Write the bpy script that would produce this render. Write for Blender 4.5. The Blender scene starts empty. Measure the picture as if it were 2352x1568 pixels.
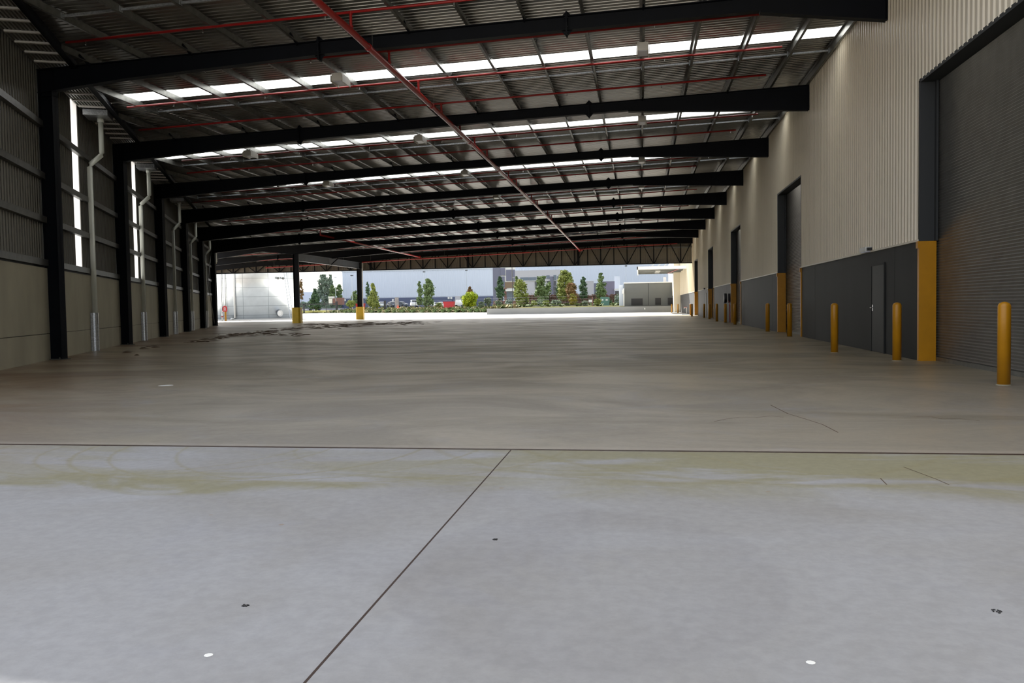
import bpy, math, random
from mathutils import Vector, Matrix
random.seed(7)
C = bpy.context.scene.collection
PI = math.pi
# ------------------------------------------------------------------ camera
F, PIT, ROL, YAW = 1932.311, .042, .016, .152
CAM = Vector((0, 0, 1.2))
_f0 = Vector((-math.sin(YAW), math.cos(YAW), 0)); _r0 = Vector((math.cos(YAW), math.sin(YAW), 0)); _z = Vector((0, 0, 1))
FW = _f0*math.cos(PIT) - _z*math.sin(PIT); _u0 = _z*math.cos(PIT) + _f0*math.sin(PIT)
RT = _r0*math.cos(ROL) - _u0*math.sin(ROL); UP = _r0*math.sin(ROL) + _u0*math.cos(ROL)
def ray(px, py):
    return FW + RT*((px-1176)/F) - UP*((py-784)/F)
def at(px, py, Y):                       # the point of the place seen at a pixel of the photograph, Y metres down the yard
    r = ray(px, py); return CAM + r*(Y/r.y)
def gat(px, py, z=0.):
    r = ray(px, py); return CAM + r*((z-1.2)/r.z)
cam = bpy.data.cameras.new('camera'); co = bpy.data.objects.new('camera', cam); C.objects.link(co)
cam.sensor_width = 36; cam.lens = F/2352*36; cam.clip_end = 2000; cam.clip_start = .05
M = Matrix((RT, UP, -FW)).transposed().to_4x4(); M.translation = CAM; co.matrix_world = M
bpy.context.scene.camera = co

# ------------------------------------------------------------------ materials
def mat(name, col, rough=.6, metal=0., noise=0., scale=5., bump=0., bscale=30., spec=None, detail=4, col2=None, stretch=None, emit=None):
    m = bpy.data.materials.new(name); m.use_nodes = True; n = m.node_tree.nodes; l = m.node_tree.links
    b = n['Principled BSDF']; b.inputs['Base Color'].default_value = (*col, 1); b.inputs['Roughness'].default_value = rough; b.inputs['Metallic'].default_value = metal
    if spec is not None: b.inputs['Specular IOR Level'].default_value = spec
    if emit: b.inputs['Emission Color'].default_value = (*emit[0], 1); b.inputs['Emission Strength'].default_value = emit[1]
    if noise or bump:
        tc = n.new('ShaderNodeTexCoord'); mp = n.new('ShaderNodeMapping'); l.new(tc.outputs['Object'], mp.inputs[0])
        if stretch: mp.inputs['Scale'].default_value = stretch
    if noise:
        t = n.new('ShaderNodeTexNoise'); t.inputs['Scale'].default_value = scale; t.inputs['Detail'].default_value = detail; l.new(mp.outputs[0], t.inputs[0])
        x = n.new('ShaderNodeMix'); x.data_type = 'RGBA'
        c2 = col2 or tuple(c*(1-noise) for c in col); c1 = col if col2 else tuple(min(1, c*(1+noise)) for c in col)
        r = n.new('ShaderNodeMapRange'); r.inputs[1].default_value = .3; r.inputs[2].default_value = .7; l.new(t.outputs[0], r.inputs[0])
        l.new(r.outputs[0], x.inputs[0]); x.inputs[6].default_value = (*c1, 1); x.inputs[7].default_value = (*c2, 1); l.new(x.outputs[2], b.inputs['Base Color'])
    if bump:
        t = n.new('ShaderNodeTexNoise'); t.inputs['Scale'].default_value = bscale; l.new(mp.outputs[0], t.inputs[0])
        bp = n.new('ShaderNodeBump'); bp.inputs['Strength'].default_value = bump; l.new(t.outputs[0], bp.inputs['Height']); l.new(bp.outputs[0], b.inputs['Normal'])
    return m
K = {}
K['steel'] = mat('painted_black_steel', (.0025, .0035, .006), .6, 0, .2, 2., spec=.2)
K['beam'] = mat('slate_steel', (.035, .042, .055), .5, 0, .15, 2.)
K['galv'] = mat('galvanised_steel', (.16, .16, .145), .34, .6, .25, 6.)
K['girt'] = mat('dull_girt_steel', (.10, .10, .092), .4, .5, .2, 6.)
K['galvl'] = mat('bright_galvanised_steel', (.42, .44, .46), .35, .7, .3, 25., detail=6)
K['roof'] = mat('roof_sheet', (.25, .24, .215), .28, .8, .12, 1.5)
K['soffit'] = mat('gutter_sheet', (.24, .235, .21), .4, .5, .1, 2.)
K['bracket'] = mat('pale_strap', (.62, .6, .55), .5, .2)
K['cream'] = mat('cream_cladding', (.68, .61, .48), .38, 0, .05, .25, spec=.5)
K['leftclad'] = mat('grey_inside_cladding', (.080, .077, .064), .42, .3, .10, .6)
K['dark'] = mat('charcoal_precast', (.017, .0175, .017), .6, 0, .18, 1.2, .05, 20, spec=.3, stretch=(1, 1, .4))
K['door'] = mat('charcoal_door', (.022, .022, .021), .5, spec=.3)
K['roller'] = mat('roller_slats', (.21, .205, .19), .28, .6, .12, 4.)
K['reveal'] = mat('dark_reveal', (.025, .027, .028), .6)
K['conc'] = mat('wall_concrete', (.36, .335, .25), .8, 0, .12, 1.1, .08, 40, stretch=(1, 1, .5), detail=6)
K['yel'] = mat('safety_yellow', (.48, .212, .004), .38, 0, .08, 3.)
K['yel2'] = mat('sleeve_yellow', (.62, .40, .02), .45, 0, .08, 3.)
K['red'] = mat('sprinkler_red', (.33, .012, .010), .36)
K['white'] = mat('white_paint', (.75, .75, .72), .5)
K['lamp'] = mat('lamp_housing', (.80, .77, .70), .5, 0, .04, 4.)
K['pvc'] = mat('grey_pvc', (.56, .58, .52), .35)
K['black'] = mat('black_plastic', (.012, .012, .014), .4)
K['chrome'] = mat('handle_metal', (.6, .6, .6), .25, 1)
K['lens'] = mat('lamp_lens', (.7, .7, .8), .3)
K['mud'] = mat('dried_mud', (.065, .036, .016), .9, 0, .3, 8.)
K['yard'] = mat('yard_concrete', (.62, .59, .53), .8, 0, .05, .4)
K['kerb'] = mat('kerb_concrete', (.5, .5, .48), .8)
K['asph'] = mat('grey_asphalt', (.11, .11, .125), .9, 0, .1, .5, spec=0.)
K['lawn'] = mat('dry_lawn', (.15, .155, .05), .9, 0, .3, .3, col2=(.13, .11, .045), spec=0.)
K['bed'] = mat('garden_bed', (.12, .10, .06), .95, 0, .3, .3, col2=(.07, .085, .035), spec=0.)
K['blue'] = mat('pale_blue_cladding', (.60, .66, .76), .7)
K['blue2'] = mat('pale_blue_grey_cladding', (.64, .69, .76), .7)
K['navy'] = mat('blue_grey_brick', (.10, .12, .20), .8)
K['slate'] = mat('slate_panel', (.16, .165, .23), .6)
K['office'] = mat('pale_office_wall', (.50, .50, .53), .7)
K['mauve'] = mat('mauve_panel', (.21, .19, .26), .7)
K['brown'] = mat('brown_panel', (.20, .14, .09), .7)
K['brick'] = mat('red_brick', (.22, .11, .09), .8)
K['glass'] = mat('window_glass', (.10, .14, .18), .08, 0, spec=.8)
K['glassd'] = mat('dark_window_glass', (.02, .025, .03), .08, 0, spec=.8)
K['gbuild'] = mat('grey_precast', (.14, .145, .135), .75, 0, .05, .5)
K['dock'] = mat('dock_concrete', (.25, .255, .25), .8, 0, .08, .3)
K['tank'] = None
K['trunk'] = mat('bark', (.16, .12, .09), .9, 0, .2, 5)
K['hedge'] = mat('red_hedge', (.16, .085, .07), .9, 0, .4, 1.5, col2=(.07, .06, .04), spec=0.)
K['binred'] = mat('red_skip_paint', (.55, .03, .04), .5)
K['green'] = mat('green_cabinet', (.09, .20, .16), .5)
K['rock'] = mat('pale_rock', (.35, .31, .31), .9, 0, .2, 2)
K['tyre'] = mat('tyre', (.02, .02, .02), .8)
K['carw'] = mat('white_car_paint', (.75, .76, .78), .25)
K['cars'] = mat('silver_car_paint', (.45, .50, .55), .25, .4)
K['card'] = mat('dark_car_paint', (.03, .045, .07), .2)
K['carb'] = mat('slate_blue_car_paint', (.10, .12, .17), .25)
K['orange'] = mat('cone_orange', (.8, .16, .06), .6)
def leafmat(name, a, b):
    m = mat(name, a, .8, 0, .3, 1.1, col2=b, spec=.08)
    return m
LEAF = {'dark': leafmat('dark_leaves', (.05, .09, .055), (.10, .16, .08)), 'mid': leafmat('green_leaves', (.09, .14, .055), (.19, .25, .11)),
        'olive': leafmat('olive_leaves', (.14, .18, .05), (.27, .29, .08)), 'lime': leafmat('lime_leaves', (.16, .24, .02), (.42, .46, .03)),
        'gold': leafmat('golden_leaves', (.30, .22, .03), (.15, .17, .04)), 'silver': leafmat('silver_leaves', (.10, .13, .08), (.18, .22, .14)), 'cover': leafmat('ground_cover_leaves', (.09, .13, .05), (.16, .19, .08)),
        'haze': leafmat('distant_leaves', (.13, .18, .15), (.22, .27, .19)), 'straw': leafmat('straw_grass', (.45, .36, .22), (.25, .25, .12)), 'rust': leafmat('rusty_leaves', (.16, .13, .05), (.22, .11, .05))}

def floor_mat():
    m = bpy.data.materials.new('slab_concrete'); m.use_nodes = True; nt = m.node_tree; n = nt.nodes; l = nt.links; b = n['Principled BSDF']
    tc = n.new('ShaderNodeTexCoord'); sp = n.new('ShaderNodeSeparateXYZ'); l.new(tc.outputs['Object'], sp.inputs[0])
    def noise(scale, st=(1, 1, 1), det=5, rough=.55, dist=0., off=(0, 0, 0)):
        mp = n.new('ShaderNodeMapping'); mp.inputs['Scale'].default_value = st; mp.inputs['Location'].default_value = off; l.new(tc.outputs['Object'], mp.inputs[0])
        t = n.new('ShaderNodeTexNoise'); t.inputs['Scale'].default_value = scale; t.inputs['Detail'].default_value = det; t.inputs['Roughness'].default_value = rough; t.inputs['Distortion'].default_value = dist
        l.new(mp.outputs[0], t.inputs[0]); return t.outputs[0]
    def mth(op, a, b_=None, c=None, clamp=False):
        x = n.new('ShaderNodeMath'); x.operation = op; x.use_clamp = clamp
        for i, v in enumerate((a, b_, c)):
            if v is None: continue
            if isinstance(v, (int, float)): x.inputs[i].default_value = v
            else: l.new(v, x.inputs[i])
        return x.outputs[0]
    def rng(v, a, b_, c=0., d=1., smooth=True):
        r = n.new('ShaderNodeMapRange'); r.interpolation_type = 'SMOOTHSTEP' if smooth else 'LINEAR'
        l.new(v, r.inputs[0]); r.inputs[1].default_value = a; r.inputs[2].default_value = b_; r.inputs[3].default_value = c; r.inputs[4].default_value = d; return r.outputs[0]
    def mix(f, a, c, mode='MIX'):
        x = n.new('ShaderNodeMix'); x.data_type = 'RGBA'; x.blend_type = mode
        if isinstance(f, (int, float)): x.inputs[0].default_value = f
        else: l.new(f, x.inputs[0])
        for i, v in ((6, a), (7, c)):
            if isinstance(v, tuple): x.inputs[i].default_value = (*v, 1)
            else: l.new(v, x.inputs[i])
        return x.outputs[2]
    X, Y = sp.outputs[0], sp.outputs[1]
    inner = rng(Y, 6.925, 6.935, smooth=False)                      # 1 beyond the cross joint: the older slab
    fine = noise(14, det=8, rough=.7); big = noise(.55, det=6, dist=.6); streak = noise(.42, (.6, 1.0, 1), 8, .62, 1.2)
    a = mix(rng(big, .35, .68), FA, FB)
    c2 = mix(rng(streak, .34, .66), FC, FD)
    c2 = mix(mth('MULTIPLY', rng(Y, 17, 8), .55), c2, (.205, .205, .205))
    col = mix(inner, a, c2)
    # worn, darker bands of the old slab and the pale patches
    st2 = noise(.30, (.5, 1.5, 1), 7, .65, 1.6, (3, 9, 0))
    col = mix(mth('MULTIPLY', mth('MULTIPLY', rng(st2, .5, .66), .5), inner), col, (.150, .132, .098))
    blot = noise(.9, (1, 1, 1), 7, .65, 1.2, (11, 2, 0))
    col = mix(mth('MULTIPLY', rng(blot, .52, .70), .28), col, (.24, .245, .275))
    # olive tyre dirt in front of the joint
    arc = noise(.5, (.55, 2.2, 1), 7, .62, 1.5, (5, 1, 0))
    Yn = mth('ADD', Y, mth('MULTIPLY', mth('SUBTRACT', blot, .5), 1.6))
    band = mth('MULTIPLY', rng(Yn, 5.0, 6.0), mth('SUBTRACT', 1., inner))
    right = rng(X, -2.2, .2, .55, 1.)
    d = mth('MULTIPLY', mth('MULTIPLY', mth('MULTIPLY', band, rng(arc, .36, .54)), .8), right)
    col = mix(d, col, (.200, .185, .100))
    lband = mth('MULTIPLY', mth('MULTIPLY', rng(Yn, 5.1, 5.45), rng(Yn, 5.9, 5.5)), rng(X, -.6, -1.8))
    col = mix(mth('MULTIPLY', mth('MULTIPLY', lband, rng(arc, .33, .5)), .75), col, (.19, .175, .095))
    # tyre arcs: thin rings round a far centre
    for (cx, cy, r0, r1, w, s) in ((-3.35, 7.0, 1.5, 1.5, .035, .5), (-2.95, 7.1, 1.6, 1.6, .03, .45), (-3.9, 6.9, 1.25, 1.25, .03, .4), (-2.3, 7.2, 1.7, 1.7, .03, .4), (-4.3, 7.0, 1.4, 1.4, .03, .35), (-1.7, 7.2, 1.3, 1.3, .025, .25), (1.2, 8.2, 2.5, 2.55, .07, .45), (.3, 8.0, 2.3, 2.3, .06, .35), (2.0, 7.8, 1.9, 1.9, .05, .4)):
        dx = mth('SUBTRACT', X, cx); dy = mth('SUBTRACT', Y, cy)
        rr = mth('SQRT', mth('ADD', mth('MULTIPLY', dx, dx), mth('MULTIPLY', dy, dy)))
        rr = mth('ADD', rr, mth('MULTIPLY', mth('SUBTRACT', fine, .5), .09))
        ring = mth('SUBTRACT', 1., rng(mth('ABSOLUTE', mth('SUBTRACT', rr, (r0+r1)/2)), 0, w))
        ring = mth('MULTIPLY', mth('MULTIPLY', ring, s), mth('SUBTRACT', 1., inner))
        col = mix(ring, col, (.20, .18, .10))
    # rounded edge of a slightly darker pour (right of centre in front)
    for (cx, cy, r, s) in ((-.25, 3.75, .88, .15), (-1.05, 4.5, .80, .12)):
        dx = mth('SUBTRACT', X, cx); dy = mth('MULTIPLY', mth('SUBTRACT', Y, cy), .8)
        rr = mth('SQRT', mth('ADD', mth('MULTIPLY', dx, dx), mth('MULTIPLY', dy, dy)))
        rr = mth('ADD', rr, mth('MULTIPLY', mth('SUBTRACT', blot, .5), .35))
        disc = mth('MULTIPLY', rng(rr, r, r-.03, smooth=False), rng(rr, r-.75, r-.02))
        col = mix(mth('MULTIPLY', disc, s), col, (.16, .155, .17))
    # red-brown dirt along the left wall
    wd = mth('ADD', mth('ADD', X, mth('MULTIPLY', Y, .433)), 6.6)
    dirt = noise(.35, (.8, 1.2, 1), 6, .6, .6)
    col = mix(mth('MULTIPLY', mth('MULTIPLY', rng(wd, 5.5, .2), rng(dirt, .36, .56)), .85), col, (.155, .085, .042))
    # pock marks and specks
    v = n.new('ShaderNodeTexVoronoi'); v.inputs['Scale'].default_value = 1.7; l.new(tc.outputs['Object'], v.inputs[0])
    sp1 = mth('MULTIPLY', rng(v.outputs['Distance'], .035, .02), .5)
    col = mix(sp1, col, (.22, .15, .09))
    col = mix(.5, col, mix(rng(fine, .3, .7), (.42, .42, .42), (.58, .58, .58)), 'OVERLAY')
    # sawn joints
    j1 = mth('LESS_THAN', mth('ABSOLUTE', mth('SUBTRACT', Y, 6.93)), .030)
    j2 = mth('MULTIPLY', mth('LESS_THAN', mth('ABSOLUTE', mth('ADD', X, 1.08)), .0055), mth('LESS_THAN', Y, 6.93))
    j = mth('MAXIMUM', j1, j2)
    col = mix(j, col, (.03, .015, .010))
    lip = mth('MULTIPLY', mth('LESS_THAN', mth('ABSOLUTE', mth('SUBTRACT', Y, 7.02)), .06), .15)
    col = mix(lip, col, (.50, .44, .40))
    l.new(col, b.inputs['Base Color'])
    rg = mth('ADD', rng(streak, .3, .7, .30, .46), mth('MULTIPLY', mth('SUBTRACT', 1., inner), .25))
    l.new(rg, b.inputs['Roughness']); b.inputs['Specular IOR Level'].default_value = .38
    bp = n.new('ShaderNodeBump'); bp.inputs['Strength'].default_value = .12; bp.inputs['Distance'].default_value = .02; l.new(fine, bp.inputs['Height']); l.new(bp.outputs[0], b.inputs['Normal'])
    return m
FA, FB = (.272, .274, .284), (.232, .226, .220)
FC, FD = (.345, .285, .185), (.205, .168, .108)
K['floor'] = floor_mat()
def translucent(name):
    m = bpy.data.materials.new(name); m.use_nodes = True; n = m.node_tree.nodes; l = m.node_tree.links
    for x in list(n):
        if x.type == 'BSDF_PRINCIPLED': n.remove(x)
    t = n.new('ShaderNodeBsdfTranslucent'); t.inputs[0].default_value = (.93, .95, .94, 1); d = n.new('ShaderNodeBsdfDiffuse'); d.inputs[0].default_value = (.6, .62, .6, 1)
    s = n.new('ShaderNodeMixShader'); s.inputs[0].default_value = .1; l.new(t.outputs[0], s.inputs[1]); l.new(d.outputs[0], s.inputs[2])
    l.new(s.outputs[0], n['Material Output'].inputs[0]); return m
K['skyl'] = translucent('translucent_sheet')
def tank_mat():
    m = mat('galvanised_tank_panels', (.78, .83, .86), .33, .8, .06, 1.2); nt = m.node_tree; n = nt.nodes; l = nt.links; b = n['Principled BSDF']
    tc = n.new('ShaderNodeTexCoord'); sp = n.new('ShaderNodeSeparateXYZ'); l.new(tc.outputs['Object'], sp.inputs[0])
    def mth(op, a, b_=None):
        x = n.new('ShaderNodeMath'); x.operation = op
        for i, v in enumerate((a, b_)):
            if v is None: continue
            if isinstance(v, (int, float)): x.inputs[i].default_value = v
            else: l.new(v, x.inputs[i])
        return x.outputs[0]
    hz = mth('LESS_THAN', mth('ABSOLUTE', mth('SUBTRACT', mth('FRACT', mth('DIVIDE', sp.outputs[2], 1.17)), .5)), .022)
    an = mth('ARCTAN2', sp.outputs[1], sp.outputs[0])
    vt = mth('LESS_THAN', mth('ABSOLUTE', mth('SUBTRACT', mth('FRACT', mth('MULTIPLY', an, 12/6.2832)), .5)), .010)
    x = n.new('ShaderNodeMix'); x.data_type = 'RGBA'; l.new(mth('MULTIPLY', mth('MAXIMUM', hz, vt), .55), x.inputs[0])
    src = b.inputs['Base Color'].links[0].from_socket; l.new(src, x.inputs[6]); x.inputs[7].default_value = (.2, .24, .28, 1); l.new(x.outputs[2], b.inputs['Base Color']); return m
K['tank'] = tank_mat()

# ------------------------------------------------------------------ mesh helpers
class MB:
    def __init__(s): s.v = []; s.f = []
    def add(s, vs, fs):
        k = len(s.v); s.v += [tuple(v) for v in vs]; s.f += [tuple(i+k for i in f) for f in fs]; return s
    def box(s, a, b):
        x0, y0, z0 = a; x1, y1, z1 = b
        return s.add([(x0, y0, z0), (x1, y0, z0), (x1, y1, z0), (x0, y1, z0), (x0, y0, z1), (x1, y0, z1), (x1, y1, z1), (x0, y1, z1)],
                     [(0, 3, 2, 1), (4, 5, 6, 7), (0, 1, 5, 4), (1, 2, 6, 5), (2, 3, 7, 6), (3, 0, 4, 7)])
    def obox(s, o, ax, ay, az):          # box from a corner and three edge vectors
        o, ax, ay, az = map(Vector, (o, ax, ay, az))
        return s.add([o, o+ax, o+ax+ay, o+ay, o+az, o+ax+az, o+ax+ay+az, o+ay+az],
                     [(0, 3, 2, 1), (4, 5, 6, 7), (0, 1, 5, 4), (1, 2, 6, 5), (2, 3, 7, 6), (3, 0, 4, 7)])
    def bar(s, p, q, w, h, up=(0, 0, 1)):
        p, q = Vector(p), Vector(q); d = (q-p).normalized(); up = Vector(up)
        if abs(d.dot(up)) > .95: up = Vector((0, 1, 0))
        r = d.cross(up).normalized(); u = r.cross(d)
        return s.obox(p-r*w/2-u*h/2, r*w, q-p, u*h)
    def tube(s, pts, r, n=8, cap=True, r2=None):
        pts = [Vector(p) for p in pts]; rings = []
        for i, p in enumerate(pts):
            d = (pts[min(i+1, len(pts)-1)]-pts[max(i-1, 0)]).normalized()
            up = Vector((0, 0, 1)) if abs(d.z) < .9 else Vector((0, 1, 0))
            a = d.cross(up).normalized(); b = a.cross(d); rr = r if r2 is None else r+(r2-r)*i/(len(pts)-1)
            rings.append([p+a*math.cos(t*2*PI/n)*rr+b*math.sin(t*2*PI/n)*rr for t in range(n)])
        vs = [v for g in rings for v in g]; fs = []
        for i in range(len(pts)-1):
            for t in range(n): fs.append((i*n+t, i*n+(t+1) % n, (i+1)*n+(t+1) % n, (i+1)*n+t))
        if cap: fs += [tuple(range(n))[::-1], tuple(range((len(pts)-1)*n, len(pts)*n))]
        return s.add(vs, fs)
    def lathe(s, c, prof, n=20):
        c = Vector(c); vs = []; fs = []
        for r, z in prof: vs += [(c.x+r*math.cos(t*2*PI/n), c.y+r*math.sin(t*2*PI/n), c.z+z) for t in range(n)]
        for i in range(len(prof)-1):
            for t in range(n): fs.append((i*n+t, i*n+(t+1) % n, (i+1)*n+(t+1) % n, (i+1)*n+t))
        fs += [tuple(range(n))[::-1], tuple(range((len(prof)-1)*n, len(prof)*n))]
        return s.add(vs, fs)
    def prism(s, poly, ext):             # polygon (3-D points) swept by ext
        poly = [Vector(p) for p in poly]; e = Vector(ext); n = len(poly)
        return s.add(poly+[p+e for p in poly], [tuple(range(n))[::-1], tuple(range(n, 2*n))]+[(i, (i+1) % n, (i+1) % n+n, i+n) for i in range(n)])
    def quad(s, a, b, c, d): return s.add([a, b, c, d], [(0, 1, 2, 3)])
    def build(s, name, m, parent=None, smooth=False, loc=None):
        me = bpy.data.meshes.new(name)
        o = bpy.data.objects.new(name, me); C.objects.link(o)
        off = Vector((0, 0, 0))
        if loc is not None:
            off = Vector(loc); o.location = off
            if parent is not None: o.location = off - Vector(parent.location)
        elif parent is not None:
            o.location = (0, 0, 0); off = Vector(parent.location)
        me.from_pydata([(v[0]-off.x, v[1]-off.y, v[2]-off.z) for v in s.v], [], s.f); me.update()
        me.materials.append(K[m] if isinstance(m, str) else m)
        if smooth:
            for p in me.polygons: p.use_smooth = True
        if parent is not None: o.parent = parent
        return o
def tag(o, label=None, cat=None, group=None, kind=None):
    if label: o['label'] = label
    if cat: o['category'] = cat
    if group: o['group'] = group
    if kind: o['kind'] = kind
    return o
def empty(name, loc, label=None, cat=None, group=None, kind=None):
    o = bpy.data.objects.new(name, None); C.objects.link(o); o.location = loc; return tag(o, label, cat, group, kind)
def copy_tree(o, parent=None):
    c = o.copy(); C.objects.link(c)
    if parent is not None: c.parent = parent
    for ch in list(o.children): copy_tree(ch, c)
    return c
def nth(i): return ('first', 'second', 'third', 'fourth', 'fifth', 'sixth', 'seventh', 'eighth', 'ninth', 'tenth', 'eleventh', 'twelfth', 'thirteenth', 'fourteenth')[i]

# ------------------------------------------------------------------ measures of the shed
YA, BAY, XR = 19.8, 8.647, 5.414
YS = [YA+BAY*i for i in range(9)]                      # the nine frames
def zr(x): return 8.12-.033*(5.41-x)                   # underside of the purlins, top of the rafters
def xw(y): return -6.6-.433*y                          # inner face of the left wall
def xl(y): return xw(y) if y < 63.4 else -34.05-.595*(y-63.4)
Y0, YEND, YROOF = 12.2, 89.9, 63.6  # the unseen near roof edge is placed to suit the light below

# ------------------------------------------------------------------ floor and yard
fl = MB(); fl.box((-60, -4, -.2), (6.1, 90.2, 0))
FLOOR = tag(fl.build('floor', 'floor'), kind='structure')
for path in (((1640, 968), (1668, 962), (1700, 958), (1735, 959), (1770, 955), (1800, 958)), ((2105, 957), (2140, 957), (2165, 962), (2200, 961), (2230, 964), (2250, 966)), ((1770, 930), (1810, 950), (1850, 962), (1890, 975), (1925, 993)), ((2022, 1098), (2028, 1104), (2037, 1113)), ((2075, 1072), (2110, 1085), (2150, 1100), (2180, 1113))):
    m = MB(); P = [gat(*p) for p in path]
    for a, b in zip(P, P[1:]):
        d = (b-a).normalized(); w = Vector((-d.y, d.x, 0))*.0035*(a.y/6.); m.add([a-w+Vector((0, 0, .0008)), a+w+Vector((0, 0, .0008)), b+w+Vector((0, 0, .0008)), b-w+Vector((0, 0, .0008))], [(0, 1, 2, 3)])
    m.build('crack', 'mud', FLOOR)
# ------------------------------------------------------------------ ceiling: ribbed sheet, run across the shed
SKY = [(y+3.55, y+4.35) for y in YS[:-1]]
def roof():
    m = MB(); y = Y0; p = .19; prof = [(0, 0), (.11, 0), (.122, .042), (.158, .042), (.17, 0)]
    def zone(y): return any(a <= y < b for a, b in SKY)
    row = []
    while y < YEND:
        for dy, dz in prof: row.append((y+dy, dz))
        y += p
    vs = []; fs = []
    for i, (yy, dz) in enumerate(row):
        x0 = xl(yy)-.15
        vs += [(x0, yy, zr(x0)+.235+dz), (5.62, yy, zr(5.62)+.235+dz)]
        if i and not zone((yy+row[i-1][0])/2): fs.append((2*i-2, 2*i-1, 2*i+1, 2*i))
    for a, b in SKY:
        k = len(vs); xa, xb = xl(a)-.3, xl(a)+1.05; vs += [(xa, a-.1, zr(xa)+.25), (xb, a-.1, zr(xb)+.25), (xb, b+.1, zr(xb)+.25), (xa-.3, b+.1, zr(xa)+.25)]; fs.append((k, k+1, k+2, k+3))
    m.add(vs, fs); o = m.build('ceiling', 'roof'); tag(o, kind='structure')
    sd = o.modifiers.new('thick', 'SOLIDIFY'); sd.thickness = .004; sd.offset = 1
roof()
for i, (a, b) in enumerate(SKY):
    m = MB(); vs = []; fs = []; yy = a-.05; k = 0
    while yy < b+.06:
        dz = .03 if k % 2 else 0; x0 = xl(yy)+.95
        vs += [(x0, yy, zr(x0)+.245+dz), (5.6, yy, zr(5.6)+.245+dz)]
        if k: fs.append((2*k-2, 2*k-1, 2*k+1, 2*k))
        yy += .0905; k += 1
    m.add(vs, fs); o = m.build('window_%d' % (i+1), 'skyl'); tag(o, kind='structure')
# ------------------------------------------------------------------ right wall
DOORS = [(y-4.95, y) for y in (17.55, 34.7, 52.1, 69.25, 86.4)]
def wall_right():
    root = empty('wall_right', (XR, 0, 0), kind='structure')
    m = MB(); y = 1.0; p = .205; prof = [(0, 0), (.135, 0), (.150, -.028), (.180, -.028), (.195, 0)]
    row = []
    while y < 118:
        for dy, dx in prof: row.append((y+dy, dx))
        y += p
    vs = []; fs = []; k = 0
    for i in range(1, len(row)):
        (ya, xa), (yb, xb) = row[i-1], row[i]; ym = (ya+yb)/2
        z0 = 5.44 if any(a < ym < b for a, b in DOORS) else 2.37
        z1 = 8.95
        vs += [(XR+xa, ya, z0), (XR+xb, yb, z0), (XR+xb, yb, z1), (XR+xa, ya, z1)]; fs.append((k, k+1, k+2, k+3)); k += 4
    m.add(vs, fs); m.build('cladding', 'cream', root)
    b = MB(); b.box((XR+.05, 1, 2.3), (XR+.12, 118, 8.95))
    # backing is cut around the doors
    b = MB(); ys = [1]+[v for d in DOORS for v in d]+[118]
    for i in range(0, len(ys), 2): b.box((XR+.03, ys[i], 0), (XR+.30, ys[i+1], 8.9))
    for a, c in DOORS: b.box((XR+.03, a, 5.46), (XR+.30, c, 8.9))
    b.box((5.86, 1, 0), (5.95, 90, 8.9)); b.build('wall_core_and_light_stop', 'reveal', root)  # wall core, plus an added unseen sheet behind the doors to stop light leaks
    joints = [19.2, 27.57, 36.12, 45.9, 55.2, 62.6, 71.0, 73.9, 79.5, 88.5, 97, 106]
    pn = MB(); fsh = MB()
    for i in range(0, len(ys), 2):
        a, c = ys[i], ys[i+1]
        cuts = [a+(.06 if i else 0)]+[j for j in joints if a < j < c]+[c-.05]
        for u, v in zip(cuts, cuts[1:]): pn.box((XR+.005, u+.008, 0), (XR+.05, v-.008, 2.34))
        fsh.obox((XR-.045, a, 2.335), (.05, 0, .0), (0, c-a, 0), (0, 0, .04))
    pn.build('precast_panels', 'dark', root); fsh.build('flashing', 'cream', root)
wall_right()
for i, (a, b) in enumerate(DOORS):
    r = empty('door_%d' % (i+1), (XR, a, 0), kind='structure')
    m = MB(); zz = .06; k = 0; vs = []; fs = []; hw = .027
    while zz < 5.5:
        dx = -.024 if k % 2 else 0
        vs += [(5.735+dx, a+.02, zz), (5.735+dx, b-.0, zz)]
        if k: fs.append((2*k-2, 2*k-1, 2*k+1, 2*k))
        zz += hw*(.7 if k % 2 else 1.3); k += 1
    m.add(vs, fs); m.build('roller_curtain', 'roller', r)
    m = MB(); m.box((5.705, a+.05, .0), (5.755, b-.03, .075)); m.build('bottom_rail', 'galv', r)
    m = MB(); m.box((XR-.02, b-.06, 2.34), (5.80, b+.005, 5.46)); m.box((XR-.02, a-.005, 2.34), (5.80, a+.05, 5.46)); m.box((XR-.02, a, 5.40), (5.80, b, 5.47))
    m.box((5.66, b-.16, 2.34), (5.70, b-.06, 5.4)); m.build('door_frame', 'reveal', r)
    for yy in (b-.075, a-.02):
        m = MB(); m.box((XR-.035, yy, 0), (5.70, yy+.095, 2.335)); m.box((XR-.06, yy-.01, 2.2), (XR-.03, yy+.11, 2.335)); m.build('jamb_guard', 'yel', r)
for i, (y0, y1, hy) in enumerate(((19.93, 20.98, 20.86), (71.6, 72.6, 72.5))):
    r = empty('door_%d' % (i+6), (XR, y0, 0), kind='structure')
    m = MB(); m.box((XR-.012, y0+.03, .01), (XR+.02, y1-.03, 2.0)); m.build('door_leaf', 'door', r)
    m = MB(); m.box((XR-.022, y1-.03, 0), (XR+.01, y1+.03, 2.05)); m.box((XR-.022, y0-.03, 0), (XR+.01, y0+.03, 2.05)); m.box((XR-.022, y0, 2.0), (XR+.01, y1, 2.05)); m.build('door_frame', 'dark', r)
    m = MB(); m.tube([(XR-.012, hy, 1.03), (XR-.07, hy, 1.03), (XR-.07, hy-.12, 1.03)], .012); m.box((XR-.018, hy-.03, .95), (XR-.010, hy+.03, 1.1)); m.build('door_handle', 'chrome', r)
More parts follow.
